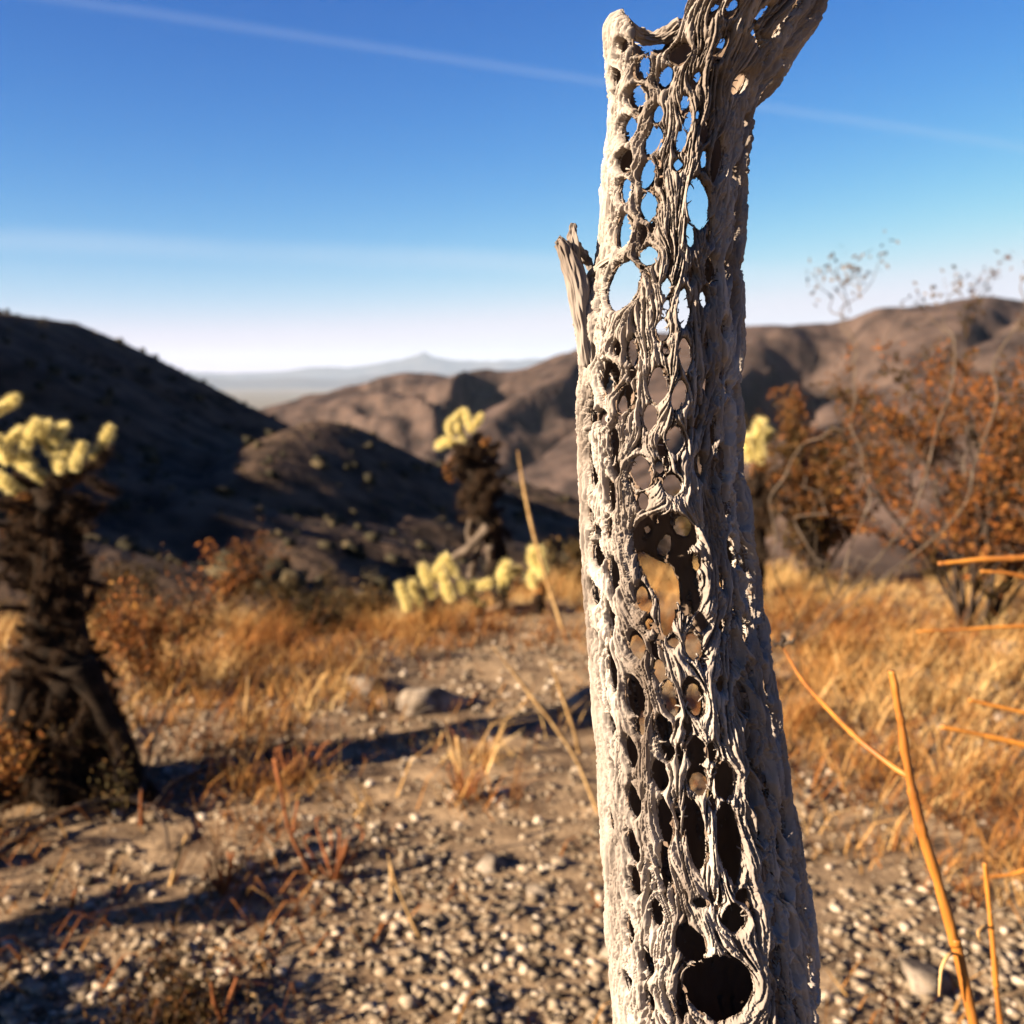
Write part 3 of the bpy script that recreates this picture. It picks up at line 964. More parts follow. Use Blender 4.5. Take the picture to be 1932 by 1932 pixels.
def far_range(name, pts, y, depth, seed, label):
    P = [at(u, v, y) for u, v in pts]
    xs_ = np.linspace(P[0][0], P[-1][0], 260)
    top = np.interp(xs_, [p[0] for p in P], [p[2] for p in P])
    ys_ = np.linspace(y - depth, y + depth, 25)

    def hf(X, Y):
        t = np.interp(X, xs_, top) + 150
        f = np.clip(1 - np.abs(Y - y) / depth, 0, 1)
        w = 0.72 + 0.5 * (ridged(X / (depth * .25), Y / (depth * .5), 4, seed) - .6)
        return -155 + t * f * np.where(f > 0.97, 1.0, w) + 0.10 * t * (fbm(X / (depth * 0.06), Y / (depth * .2), 3, seed + 2) - .5)
    tag(obj(name, grid_mesh(name, xs_, ys_, hf, M['far'])), label, kind='structure')


far_range('far_mountains', [(-900, 706), (-500, 700), (0, 702), (330, 700), (420, 704), (520, 702), (600, 692), (660, 694), (700, 688), (745, 680), (780, 672), (800, 664), (820, 672), (850, 680), (930, 682), (1000, 676), (1100, 680), (1500, 690), (2000, 684), (2900, 690)], 26000, 2600, 81, 'pale blue mountain line on the horizon')
far_range('far_foothills', [(-900, 716), (0, 714), (330, 706), (450, 716), (560, 712), (640, 716), (720, 706), (800, 712), (880, 700), (1000, 708), (1300, 712), (2900, 712)], 19000, 1200, 87, 'low hazy foothills beyond the plain')

# desert air
hz = bpy.data.materials.new('haze')
hz.use_nodes = True
hz.node_tree.nodes.remove(hz.node_tree.nodes['Principled BSDF'])
pv = hz.node_tree.nodes.new('ShaderNodeVolumePrincipled')
pv.inputs['Color'].default_value = (0.60, 0.77, 1.0, 1)
pv.inputs['Density'].default_value = 1.9e-5
pv.inputs['Anisotropy'].default_value = 0.0
hz.node_tree.links.new(pv.outputs[0], hz.node_tree.nodes['Material Output'].inputs['Volume'])
c8 = np.array([(sx_, sy_, sz_) for sx_ in (-30000, 30000) for sy_ in (-30000, 30000) for sz_ in (-175, 640)], float)
hb = mesh_np('haze', c8, np.array([[0, 1, 3, 2], [4, 6, 7, 5], [0, 4, 5, 1], [2, 3, 7, 6], [0, 2, 6, 4], [1, 5, 7, 3]]), hz, False)
tag(obj('haze', hb), 'thin pale desert haze filling the distance', kind='stuff')


# ------------------------------------------------------------------ stones
def ico():
    t = (1 + 5 ** .5) / 2
    v = np.array([(-1, t, 0), (1, t, 0), (-1, -t, 0), (1, -t, 0), (0, -1, t), (0, 1, t), (0, -1, -t), (0, 1, -t), (t, 0, -1), (t, 0, 1), (-t, 0, -1), (-t, 0, 1)], float)
    v /= np.linalg.norm(v[0])
    f = np.array([(0, 11, 5), (0, 5, 1), (0, 1, 7), (0, 7, 10), (0, 10, 11), (1, 5, 9), (5, 11, 4), (11, 10, 2), (10, 7, 6), (7, 1, 8), (3, 9, 4), (3, 4, 2), (3, 2, 6), (3, 6, 8), (3, 8, 9), (4, 9, 5), (2, 4, 11), (6, 2, 10), (8, 6, 7), (9, 8, 1)])
    return v, f


IV, IF = ico()


def ico2():
    V = [tuple(v) for v in IV]; F = []; cache = {}

    def mid(a, b):
        k = (min(a, b), max(a, b))
        if k not in cache:
            p = (np.array(V[a]) + np.array(V[b])) / 2; p /= np.linalg.norm(p)
            V.append(tuple(p)); cache[k] = len(V) - 1
        return cache[k]
    for a, b, c in IF:
        ab, bc, ca = mid(a, b), mid(b, c), mid(c, a)
        F += [(a, ab, ca), (b, bc, ab), (c, ca, bc), (ab, bc, ca)]
    return np.array(V), np.array(F)


I2V, I2F = ico2()
CV = np.array([(x, y, z) for x in (-1, 1) for y in (-1, 1) for z in (-1, 1)], float) * .62
CF = np.array([(0, 1, 3), (0, 3, 2), (4, 6, 7), (4, 7, 5), (0, 4, 5), (0, 5, 1), (2, 3, 7), (2, 7, 6), (0, 2, 6), (0, 6, 4), (1, 5, 7), (1, 7, 3)])


def scatter_icos(name, P, S, seed, m, tint, jitter=0.55, flat=0.7, chips=False):
    """one mesh of many uneven stones (or shrub lumps): P positions, S sizes"""
    g = np.random.default_rng(seed)
    n = len(P)
    BV, BF = (CV, CF) if chips else (IV, IF)
    nv = len(BV)
    V = BV[None] * (1 + jitter * (g.random((n, nv, 3 if chips else 1)) - 0.5) * 2)
    sc = S[:, None] * (0.7 + 0.6 * g.random((n, 3))); sc[:, 2] *= flat
    a = g.random(n) * 6.283
    V = V * sc[:, None, :]
    c, s = np.cos(a)[:, None], np.sin(a)[:, None]
    x = V[..., 0] * c - V[..., 1] * s; y = V[..., 0] * s + V[..., 1] * c
    V = np.stack([x, y, V[..., 2]], -1) + P[:, None, :]
    F = BF[None] + (np.arange(n) * nv)[:, None, None]
    return mesh_np(name, V.reshape(-1, 3), F.reshape(-1, 3), m, False, None, {'tint': np.repeat(tint, nv)})


def ground_scatter(n, seed, ymax, power):
    """points on the ground inside the camera's view"""
    g = np.random.default_rng(seed)
    y = 1.75 + (ymax - 1.75) * g.random(n) ** power
    x = (g.random(n) * 2 - 1) * (0.50 * y + 0.25)
    return x, y


gx, gy = ground_scatter(40000, 5, 5.6, 1.7)
dens = fbm(gx * 2.2, gy * 2.2, 3, 91)
kp = np.random.default_rng(6).random(len(gx)) < np.clip((dens - 0.30) * 3.0, 0.06, 1)
gx, gy = gx[kp], gy[kp]
gsz = 0.0030 + 0.014 * np.random.default_rng(7).random(len(gx)) ** 3
gt = np.clip(np.random.default_rng(8).normal(0.52, 0.25, len(gx)), 0, 1)
gp = np.stack([gx, gy, fine_ground(gx, gy) + gsz * 0.12], -1)
tag(obj('gravel', scatter_icos('gravel', gp, gsz, 9, M['stone'], gt, 0.5, 0.62, True)), 'grey and tan gravel strewn over the ground', kind='stuff')
# the bigger pebbles, one by one
peb_me = []
for k in range(6):
    g = np.random.default_rng(100 + k)
    d_ = I2V @ g.normal(0, 1, (3, 3))
    rad_ = 1 + 0.16 * np.sin(d_[:, 0] * 1.7 + k) + 0.12 * np.sin(d_[:, 1] * 2.3) + 0.07 * (g.random(len(I2V)) - .5)
    V = I2V * rad_[:, None] * np.array([1.15, 0.9, 0.72])
    peb_me.append(mesh_np('pebble', V, I2F, M['stone'], False, None, {'tint': np.full(len(V), 0.55 + 0.45 * k / 5)}))
rp_ = random.Random(12)
px, py = ground_scatter(210, 13, 5.2, 1.25)
for x, y in zip(px, py):
    s = rp_.uniform(0.007, 0.017) * (1.25 if rp_.random() < .15 else 1)
    o = obj('pebble', rp_.choice(peb_me))
    o.location = (x, y, float(fine_ground(x, y)) + s * 0.28)
    o.scale = (s, s, s); o.rotation_euler = (rp_.uniform(-.3, .3), rp_.uniform(-.3, .3), rp_.uniform(0, 6.28))
    tag(o, 'small rounded granite pebble among the gravel', 'pebble', 'pebbles on the gravel')
# single larger rocks
ROCKS = [(822, 1338, 0.13, 'largest pale rock, lying in the dry grass behind the gravel'), (1108, 1335, 0.11, 'pale rock half hidden behind the skeleton\'s sunlit edge'),
         (1735, 1850, 0.060, 'chalky white rock at the foot of the golden stalk'), (590, 1715, 0.024, 'white stone just below the red-stemmed plant'), (630, 1722, 0.026, 'blocky white stone second below the red-stemmed plant'),
         (930, 1640, 0.045, 'upright pale stone on open gravel beside the wide shadow'), (1020, 1690, 0.035, 'low pale stone on the gravel near the skeleton'), (540, 1820, 0.028, 'pale stone on gravel left of the dark low bush'),
         (1492, 1204, 0.045, 'pale rock just right of the skeleton behind the seed head'), (1160, 1800, 0.03, 'small white stone against the skeleton\'s left edge'), (690, 1300, 0.09, 'rounded tan rock among the straw'),
         (1640, 1420, 0.06, 'flat yellowish rock between the two branches of the golden stalk'), (1900, 1230, 0.07, 'pinkish pale rock by the horizontal straws')]
def subdiv(V, F):
    V = [tuple(v) for v in V]; out = []; cache = {}

    def mid(a, b):
        k = (min(a, b), max(a, b))
        if k not in cache:
            p = (np.array(V[a]) + np.array(V[b])) / 2; p /= np.linalg.norm(p)
            V.append(tuple(p)); cache[k] = len(V) - 1
        return cache[k]
    for a, b, c in F:
        ab, bc, ca = mid(a, b), mid(b, c), mid(c, a)
        out += [(a, ab, ca), (b, bc, ab), (c, ca, bc), (ab, bc, ca)]
    return np.array(V), np.array(out)


I4V, I4F = subdiv(*subdiv(I2V, I2F))
for k, (u, v, s, lab) in enumerate(ROCKS):
    p = ground_at(u, v)
    g = np.random.default_rng(300 + k)
    rad_ = np.ones(len(I4V))
    for q in range(9):                                   # knock flat facets off a ball, then roughen it
        nn = g.normal(0, 1, 3); nn /= np.linalg.norm(nn); cut_ = g.uniform(.45, .8)
        dd_ = I4V @ nn
        rad_ = np.where(dd_ > .05, np.minimum(rad_, cut_ / np.maximum(dd_, .05)), rad_)
    rad_ = rad_ * (1 + .16 * (fbm(I4V[:, 0] * 3 + k, I4V[:, 1] * 3 + I4V[:, 2] * 2.2, 5, 311) - .5))
    V = I4V * rad_[:, None] * np.array([1.3, 1.0, .62]) * s
    o = obj('rock', mesh_np('rock', V, I4F, M['rock'], True), None, (p[0], p[1], p[2] + s * .10))
    o.rotation_euler = (0, 0, g.random() * 6.28)
    tag(o, lab, 'rock')

# scrub on the dark hill, a mass nobody could count
g = np.random.default_rng(77)
sx_ = -110 + 140 * g.random(9000); sy_ = 45 + 320 * g.random(9000) ** 1.5
hL = hf_left(sx_, sy_); hS = hf_spur(np.clip(sx_, -75, 45), np.clip(sy_, 55, 290))
inS = (sx_ > -75) & (sx_ < 45) & (sy_ > 55) & (sy_ < 290)
hh = np.where(inS, np.maximum(hL, hS), hL)
ok = hh > -60
S = (0.15 + 0.65 * g.random(9000) ** 4) * np.where(fbm(sx_ / 14, sy_ / 14, 2, 99) > .48, 1, .55)
P = np.stack([sx_, sy_, hh + S * .3], -1)[ok]
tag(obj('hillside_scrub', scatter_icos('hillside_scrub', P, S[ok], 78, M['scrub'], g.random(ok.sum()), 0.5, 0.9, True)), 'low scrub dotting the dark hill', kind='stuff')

# ------------------------------------------------------------------ chollas
def joint_mesh(name, seed, mb, ms, nsp=420, slen=0.017):
    """one cholla joint along +Z, 0.12 m long: knobbly body under a coat of spines"""
    g = np.random.default_rng(seed)
    n, s = 11, 10
    t = np.linspace(0, 1, n)
    prof_r = 0.0165 * np.sqrt(np.clip(1 - (2 * t - 1) ** 4, 0.02, 1)) * (0.92 + 0.12 * np.sin(t * 9 + seed))
    th = np.linspace(0, 2 * math.pi, s, endpoint=False)
    rr_ = prof_r[:, None] * (1 + 0.14 * np.sin(3 * th[None, :] + 14 * t[:, None]) + 0.06 * g.standard_normal((n, s)))
    V = np.stack([rr_ * np.cos(th), rr_ * np.sin(th), np.repeat(t[:, None] * 0.12, s, 1)], -1).reshape(-1, 3)
    i = np.arange(n - 1)[:, None]; j = np.arange(s)[None, :]
    F = np.stack([i * s + j, i * s + (j + 1) % s, (i + 1) * s + (j + 1) % s, (i + 1) * s + j], -1).reshape(-1, 4)
    nb = len(F)
    # spines: thin folded slivers
    tt = g.random(nsp); aa = g.random(nsp) * 6.283
    r0 = np.interp(tt, t, prof_r)
    base = np.stack([r0 * np.cos(aa), r0 * np.sin(aa), tt * .12], -1)
    d = np.stack([np.cos(aa), np.sin(aa), (tt - .5) * 1.6], -1) + 0.55 * g.standard_normal((nsp, 3))
    d /= np.linalg.norm(d, axis=1, keepdims=True)
    L = slen * (0.6 + 0.7 * g.random(nsp))[:, None]
    sd = np.cross(d, g.standard_normal((nsp, 3))); sd /= np.linalg.norm(sd, axis=1, keepdims=True) + 1e-9
    w = 0.0008
    q = np.stack([base - sd * w, base + sd * w, base + d * L + sd * w * .3, base + d * L - sd * w * .3], 1)
    VS = q.reshape(-1, 3)
    FS = (np.arange(nsp)[:, None] * 4 + np.arange(4)[None]) + len(V)
    return mesh_np(name, np.vstack([V, VS]), np.vstack([F, FS]), [mb, ms], True, np.concatenate([np.zeros(nb), np.ones(nsp)]))


LIVE = [joint_mesh('joint', 400 + k, M['cactus'], M['spine'], 700, 0.025) for k in range(4)]
DEAD = [joint_mesh('dead_joint', 420 + k, M['dead_joint'], M['dead_spine'], 420, 0.030) for k in range(3)]
RUST = [joint_mesh('withered_joint', 430 + k, M['dead_joint'], M['rust_spine'], 420, 0.015) for k in range(2)]
rj = random.Random(21)


def put_joint(root, kind, p0, p1, fat=1.0):
    p0 = np.array(p0); p1 = np.array(p1)
    d = Vector(p1 - p0); L = d.length
    me = rj.choice({'live': LIVE, 'dead': DEAD, 'rust': RUST}[kind])
    o = obj({'live': 'joint', 'dead': 'dead_joint', 'rust': 'withered_joint'}[kind], me, root)
    o.location = Vector(p0) - root.location
    o.rotation_mode = 'QUATERNION'
    o.rotation_quaternion = d.to_track_quat('Z', 'Y')
    o.scale = (fat, fat, L / 0.12)
    return o


def trunk_part(root, name, pts, rad, m, sides=12, n=26, amp=0.12, seed=1):
    V, F = tube(pts, rad, sides, n, lambda a, b: fblur((a, b), 2.2, 1.2, seed) * float(np.mean(rad)) * amp)
    V = V - np.array(root.location)
    return obj(name, mesh_np(name, V, F, m), root)


def cholla(label, base, trunk, joints, dead_n, dead_zone, rad, depth, seed, fat=1.0, group='cholla cacti on the ridge', legs=()):
    """trunk/joints in picture units at the plant's depth; base on the ground"""
    r_ = random.Random(seed)
    gb = ground_at(*base) if isinstance(base, tuple) else base
    root = empty('cholla', tuple(gb))
    tag(root, label, 'cactus', group)
    Y = gb[1] if depth is None else depth
    P = [gb - np.array([0, 0, .04])] + [at(u, v, Y) for u, v in trunk]
    trunk_part(root, 'trunk', P, rad, M['dead_joint'], 20, 60, 0.20, seed)
    for pts, rd in legs:
        trunk_part(root, 'dead_limb', [at(u, v, Y + r_.uniform(-.08, .08)) for u, v in pts], rd, M['dead_joint'] if seed == 31 else M['grey_twig'], 10, 24, .22, seed + 3)
    for jn in joints:
        kind, pts = jn[0], jn[1]
        dy = [r_.uniform(-.07, .07) for _ in pts] if len(jn) < 3 else jn[2]
        Q = [at(u, v, Y + q) for (u, v), q in zip(pts, dy)]
        for a, b in zip(Q[:-1], Q[1:]):
            put_joint(root, kind, a, b, fat * r_.uniform(.92, 1.12))
    for pts, rd in legs if seed == 31 else ():
        Q = smooth_path([at(u, v, Y) for u, v in pts], 30)
        for k in range(100):
            c = Q[r_.randint(0, 29)] + np.array([r_.uniform(-.05, .05), r_.uniform(-.09, .05), r_.uniform(-.02, .02)])
            put_joint(root, 'dead', c, c + np.array([r_.uniform(-.05, .05), r_.uniform(-.06, .03), r_.uniform(-.10, -.03)]), fat * r_.uniform(.6, 1.1))
    C = smooth_path(P, 40)
    for k in range(dead_n):
        t = dead_zone[0] + (dead_zone[1] - dead_zone[0]) * r_.random() ** (1.7 if seed == 31 else 1)
        c = C[int(t * 39)]
        a = r_.uniform(0, 6.283)
        out = np.array([math.cos(a), math.sin(a), 0])
        L = r_.uniform(.05, .12)
        st = c + out * float(np.interp(t, np.linspace(0, 1, len(rad)), rad)) * .92
        put_joint(root, 'dead', st, st + out * L * r_.uniform(.1, .7) + np.array([r_.uniform(-.05, .05), r_.uniform(-.05, .05), L * r_.choice((-1, -1, .8, .5)) * r_.uniform(.1, 1.0)]), fat * r_.uniform(.55, 1.1))
    return root


def gpt(u, y):
    p = at(u, 1140, y)
    return np.array([p[0], y, float(ground_h(p[0], y))])


def ZA(L, sx=.16535, ox=0, oy=734.7):
    return [(ox + x * sx, oy + y * sx) for x, y in L]


J = [('live', ZA([(-90, 260), (60, 180), (205, 100)])), ('live', ZA([(60, 640), (140, 560), (250, 460)])), ('live', ZA([(300, 640), (350, 480), (430, 365)])),
     ('live', ZA([(470, 520), (545, 395)])), ('live', ZA([(640, 620), (660, 500), (745, 415)])), ('live', ZA([(690, 920), (630, 720), (480, 540)])),
     ('live', ZA([(600, 1070), (400, 960), (240, 690)])), ('live', ZA([(330, 900), (180, 800)])), ('live', ZA([(840, 900), (900, 740), (960, 610)])),
     ('live', ZA([(1060, 800), (1190, 620), (1265, 420)])), ('live', ZA([(-60, 960), (110, 1100), (260, 1220)])), ('rust', ZA([(250, 1200), (170, 1350), (200, 1500)])),
     ('rust', ZA([(260, 1220), (430, 1310)])), ('live', ZA([(720, 820), (800, 620)])), ('dead', ZA([(900, 950), (1100, 850), (1230, 700)])), ('dead', ZA([(1000, 1000), (1150, 1120), (1330, 1180)])),
     ('dead', ZA([(760, 900), (620, 1010)])), ('dead', ZA([(500, 1150), (700, 1050), (860, 930)])), ('rust', ZA([(740, 1120), (830, 1060)])), ('rust', ZA([(540, 1830), (640, 1760)])), ('rust', ZA([(840, 1040), (930, 970)])),
     ('dead', ZA([(150, 1000), (330, 1090), (520, 1120)])), ('live', ZA([(-40, 660), (70, 620)])), ('live', ZA([(-60, 520), (40, 700), (60, 800)])),
     ('rust', ZA([(20, 1650), (130, 1590)])), ('dead', ZA([(860, 1500), (1060, 1600)])), ('dead', ZA([(760, 1300), (1000, 1380), (1200, 1330)]))]
cholla('large shaggy cholla with a broad head of pale joints over a blackened trunk', (135, 1500), [(130, 1400), (118, 1250), (100, 1100), (92, 1000), (88, 920)], J, 480, (.0, .98),
       [.08, .075, .072, .07, .065, .045], None, 31, 0.60,
       legs=[([(150, 1250), (190, 1330), (232, 1420), (262, 1480)], [.045, .04, .035, .03]), ([(60, 1270), (30, 1350), (5, 1420), (-20, 1490)], [.04, .04, .035, .03])])


def ZB(L):
    return ZA(L, .21496, 702.8, 734.7)


JB = [('live', ZB([(700, 400), (660, 320), (730, 245)])), ('live', ZB([(730, 250), (815, 190)])), ('live', ZB([(815, 190), (840, 300)])), ('live', ZB([(790, 440), (745, 300)])),
      ('live', ZB([(840, 360), (900, 320), (960, 215)])), ('live', ZB([(700, 480), (640, 450), (575, 500)])), ('live', ZB([(690, 460), (780, 510)])), ('rust', ZB([(790, 530), (880, 510)])),
      ('rust', ZB([(740, 600), (630, 690), (700, 810)])), ('rust', ZB([(960, 470), (1030, 440)])), ('dead', ZB([(880, 480), (1000, 520), (1060, 580)])), ('dead', ZB([(940, 780), (1080, 820), (1180, 765)])),
      ('dead', ZB([(860, 820), (780, 940), (770, 1050)])), ('dead', ZB([(980, 860), (1010, 1000)])), ('dead', ZB([(1080, 820), (1110, 940)])), ('dead', ZB([(900, 1000), (860, 1150)])), ('dead', ZB([(880, 420), (960, 400)]))]
cholla('solitary upright cholla with a pale knobbly crown above dark drooping joints', gpt(945, 6.2), [ZB([(1100, 1500)])[0], ZB([(1060, 1250)])[0], ZB([(960, 1000)])[0], ZB([(920, 760)])[0], ZB([(880, 560)])[0], ZB([(850, 430)])[0]], JB, 60, (.35, .95),
       [.05, .05, .055, .085, .085, .075, .05], None, 32, 0.85,
       legs=[(ZB([(1010, 1200), (860, 1380), (700, 1490)]), [.03, .025, .015]), (ZB([(940, 1350), (890, 1500), (850, 1650)]), [.022, .02, .015]), (ZB([(1030, 1380), (1040, 1550), (1020, 1700)]), [.025, .022, .02]), (ZB([(860, 1150), (850, 1270), (880, 1340)]), [.02, .02, .02])])

CL = [('live', ZB([(300, 1880), (230, 1700)])), ('live', ZB([(480, 1720), (435, 1540)])), ('live', ZB([(440, 1930), (340, 1690)])), ('live', ZB([(570, 1940), (480, 1680)])), ('live', ZB([(530, 1660), (640, 1460)])),
      ('live', ZB([(740, 1640), (650, 1470)])), ('live', ZB([(640, 1830), (625, 1620)])), ('live', ZB([(560, 1680), (600, 1560)])), ('live', ZB([(300, 1930), (310, 1860)])), ('live', ZB([(690, 1850), (650, 1700)]))]
b1_ = gpt(812, 5.5)
cholla('low clump of young cholla joints, many pale fingers in straw', b1_, [(815, 1130)], CL, 10, (.2, 1), [.03, .025, .02], None, 33, .85)
CL2 = [('live', ZB([(960, 1910), (850, 1790), (770, 1730)])), ('live', ZB([(850, 1790), (900, 1670)])), ('live', ZB([(930, 1730), (1045, 1690)])), ('live', ZB([(800, 1790), (760, 1680)]))]
cholla('young cholla with three short pale arms beside the upright cholla', gpt(905, 5.5), [(905, 1140)], CL2, 3, (.2, 1), [.025, .02, .015], None, 34, .85)
CL3 = [('live', ZB([(1150, 1780), (1130, 1600)])), ('live', ZB([(1130, 1640), (1180, 1520)])), ('live', ZB([(1150, 1650), (1220, 1600), (1310, 1580)])), ('dead', ZB([(1160, 1950), (1150, 1760)]))]
cholla('small forked cholla standing right of the upright cholla\'s foot', gpt(950, 5.5), [(951, 1140)], CL3, 3, (.2, 1), [.025, .02, .015], None, 35, .9)
CL4 = [('live', ZB([(1440, 1560), (1420, 1390)])), ('live', ZB([(1400, 1540), (1490, 1400)])), ('live', ZB([(1500, 1640), (1450, 1480)])), ('live', ZB([(1420, 1720), (1400, 1600)])), ('live', ZB([(1440, 1460), (1390, 1500)])), ('rust', ZB([(1500, 1800), (1460, 1700)]))]
cholla('rounded pale cholla at the foot of the tall bare stalk', gpt(1020, 5.5), [(1018, 1120)], CL4, 3, (.2, 1), [.025, .02, .015], None, 36, 1.15)


def ZC(L):
    return [(1373.6 + x * .2976, 447.2 + y * .2976) for x, y in L]


CL5 = [('live', ZC([(190, 1290), (205, 1165)])), ('live', ZC([(230, 1300), (270, 1220)])), ('live', ZC([(130, 1330), (105, 1260)])), ('live', ZC([(200, 1420), (190, 1300)])), ('live', ZC([(150, 1420), (120, 1330)])), ('rust', ZC([(170, 1520), (190, 1420)])), ('rust', ZC([(230, 1480), (210, 1400)]))]
cholla('cholla with yellowish crown just behind the skeleton\'s shaded edge', gpt(1425, 5.8), [(1425, 1060), (1427, 940), (1428, 890)], CL5, 26, (.3, 1), [.05, .05, .045, .03], None, 37, 1.15)
# chollas out of the picture to the left: they stand where the long shadows on the gravel come from
for k, (x, y, h, lab) in enumerate([(-2.15, 1.75, .84, 'slender cholla out of view, casting the long shadow that ends in a wide blot'), (-1.98, 1.42, .62, 'knee-high cholla out of view, casting the lower shadow on gravel'), (-2.9, 1.80, .5, 'stubby cholla out of view behind the slender one')]):
    r_ = random.Random(50 + k)
    base = np.array([x, y, float(ground_h(x, y))])
    root = empty('cholla', tuple(base)); tag(root, lab, 'cactus', 'cholla cacti on the ridge')
    trunk_part(root, 'trunk', [base - np.array([0, 0, .04]), base + np.array([.02, 0, h * .5]), base + np.array([0, .02, h * .8])], [.05, .045, .035], M['dead_joint'])
    for q in range(int(34 * h)):
        t = r_.uniform(.25, 1) ** .6
        a = r_.uniform(0, 6.283); out = np.array([math.cos(a), math.sin(a), 0])
        st = base + np.array([0, 0, h * .8 * t]) + out * .03
        for w in range(1 if t < .75 else 2):
            L = r_.uniform(.07, .11)
            en = st + out * L * r_.uniform(.3, .9) + np.array([r_.uniform(-.04, .04), r_.uniform(-.04, .04), L * r_.uniform(.1, .8) * (1 if t > .55 else -.8)])
            put_joint(root, 'live' if t > .6 else 'dead', st, en, .9); st = en


# ------------------------------------------------------------------ dry grass
def blades(name, X, Y, Z0, H, lean, az, wid, tint, m, seg=3):
    n = len(X)
    ts = np.linspace(0, 1, seg + 1)
    dx, dy = np.cos(az), np.sin(az)
    sxv, syv = -np.sin(az + .9), np.cos(az + .9)
    V = np.zeros((n, seg + 1, 2, 3))
    for k, t in enumerate(ts):
        off = lean * H * t ** 1.8
        hz_ = H * t * np.sqrt(np.clip(1 - (lean * t * .8) ** 2, .04, 1))
        w = wid * (1 - t) ** .6 + .00015
        for s_, sg in ((0, -1), (1, 1)):
            V[:, k, s_, 0] = X + dx * off + sg * sxv * w
            V[:, k, s_, 1] = Y + dy * off + sg * syv * w
            V[:, k, s_, 2] = Z0 + hz_
    b = (np.arange(n) * (seg + 1) * 2)[:, None]
    F = np.concatenate([np.stack([b[:, 0] + 2 * k, b[:, 0] + 2 * k + 1, b[:, 0] + 2 * k + 3, b[:, 0] + 2 * k + 2], -1) for k in range(seg)])
    return mesh_np(name, V.reshape(-1, 3), F, m, True, None, {'tint': np.repeat(tint, (seg + 1) * 2)})


g = np.random.default_rng(200)
# tussocks
n_t = 3000
ty = 2.3 + 4.9 * g.random(n_t) ** .75
tx = (g.random(n_t) * 2 - 1) * (.52 * ty + .2)
dn = fbm(tx * .9, ty * .9, 3, 95)
far_ = np.clip((ty - 2.7) / 1.3, 0, 1)
edge_ = np.maximum(np.clip((-tx - .35) / .35, 0, 1), np.clip((tx - .75) / .3, 0, 1))
kp = g.random(n_t) < np.clip((dn - .34 + .05 * edge_) * 4.5, 0, 1) * np.clip(far_ + .95 * edge_, 0.03, 1)
tx, ty = tx[kp], ty[kp]
nb = (12 + 30 * g.random(len(tx)) ** 2).astype(int)
cx = np.repeat(tx, nb); cy = np.repeat(ty, nb)
tus = np.repeat(np.clip(g.normal(.55, .24, len(tx)) + 1.2 * (fbm(tx * .8 + 40, ty * .8, 3, 197) - .5) + .16 * np.clip((ty - 4) / 2, -1, 1), 0, 1), nb)
hgt = np.repeat(.05 + .17 * g.random(len(tx)) ** 2.0, nb) * (.5 + .8 * g.random(len(cx)))
spread = .05 * g.standard_normal((2, len(cx)))
bx, by = cx + spread[0], cy + spread[1]
gm = blades('grass', bx, by, ground_h(bx, by) - .004, hgt, .25 + .9 * g.random(len(bx)), g.random(len(bx)) * 6.283, .0012 + .0018 * g.random(len(bx)), np.clip(tus + .12 * g.standard_normal(len(bx)), 0, 1), M['grass'], 2)
tag(obj('dry_grass', gm), 'dry golden and rusty grass across the ridge', kind='stuff')
# broken litter lying on the ground
n_l = 11000
lx, ly = ground_scatter(n_l, 211, 6.8, 1.1)
kp = g.random(n_l) < np.clip((fbm(lx * 1.3, ly * 1.3, 3, 97) - .34) * 3, 0.03, 1) * np.clip(.42 + .6 * (np.clip((ly - 2.9) / 1.5, 0, 1) + np.clip((lx - .6) / .5, 0, 1) + np.clip((-lx - 1.0) / .5, 0, 1)), 0, 1)
lx, ly = lx[kp], ly[kp]
n_l = len(lx)
gm = blades('litter', lx, ly, ground_h(lx, ly) + .006, .05 + .12 * g.random(n_l), 1.0 + .2 * g.random(n_l), g.random(n_l) * 6.283, .0011 + .002 * g.random(n_l), np.clip(g.normal(.42, .22, n_l), 0, 1), M['grass'], 2)
tag(obj('dry_litter', gm), 'broken rusty stems littering the ground', kind='stuff')


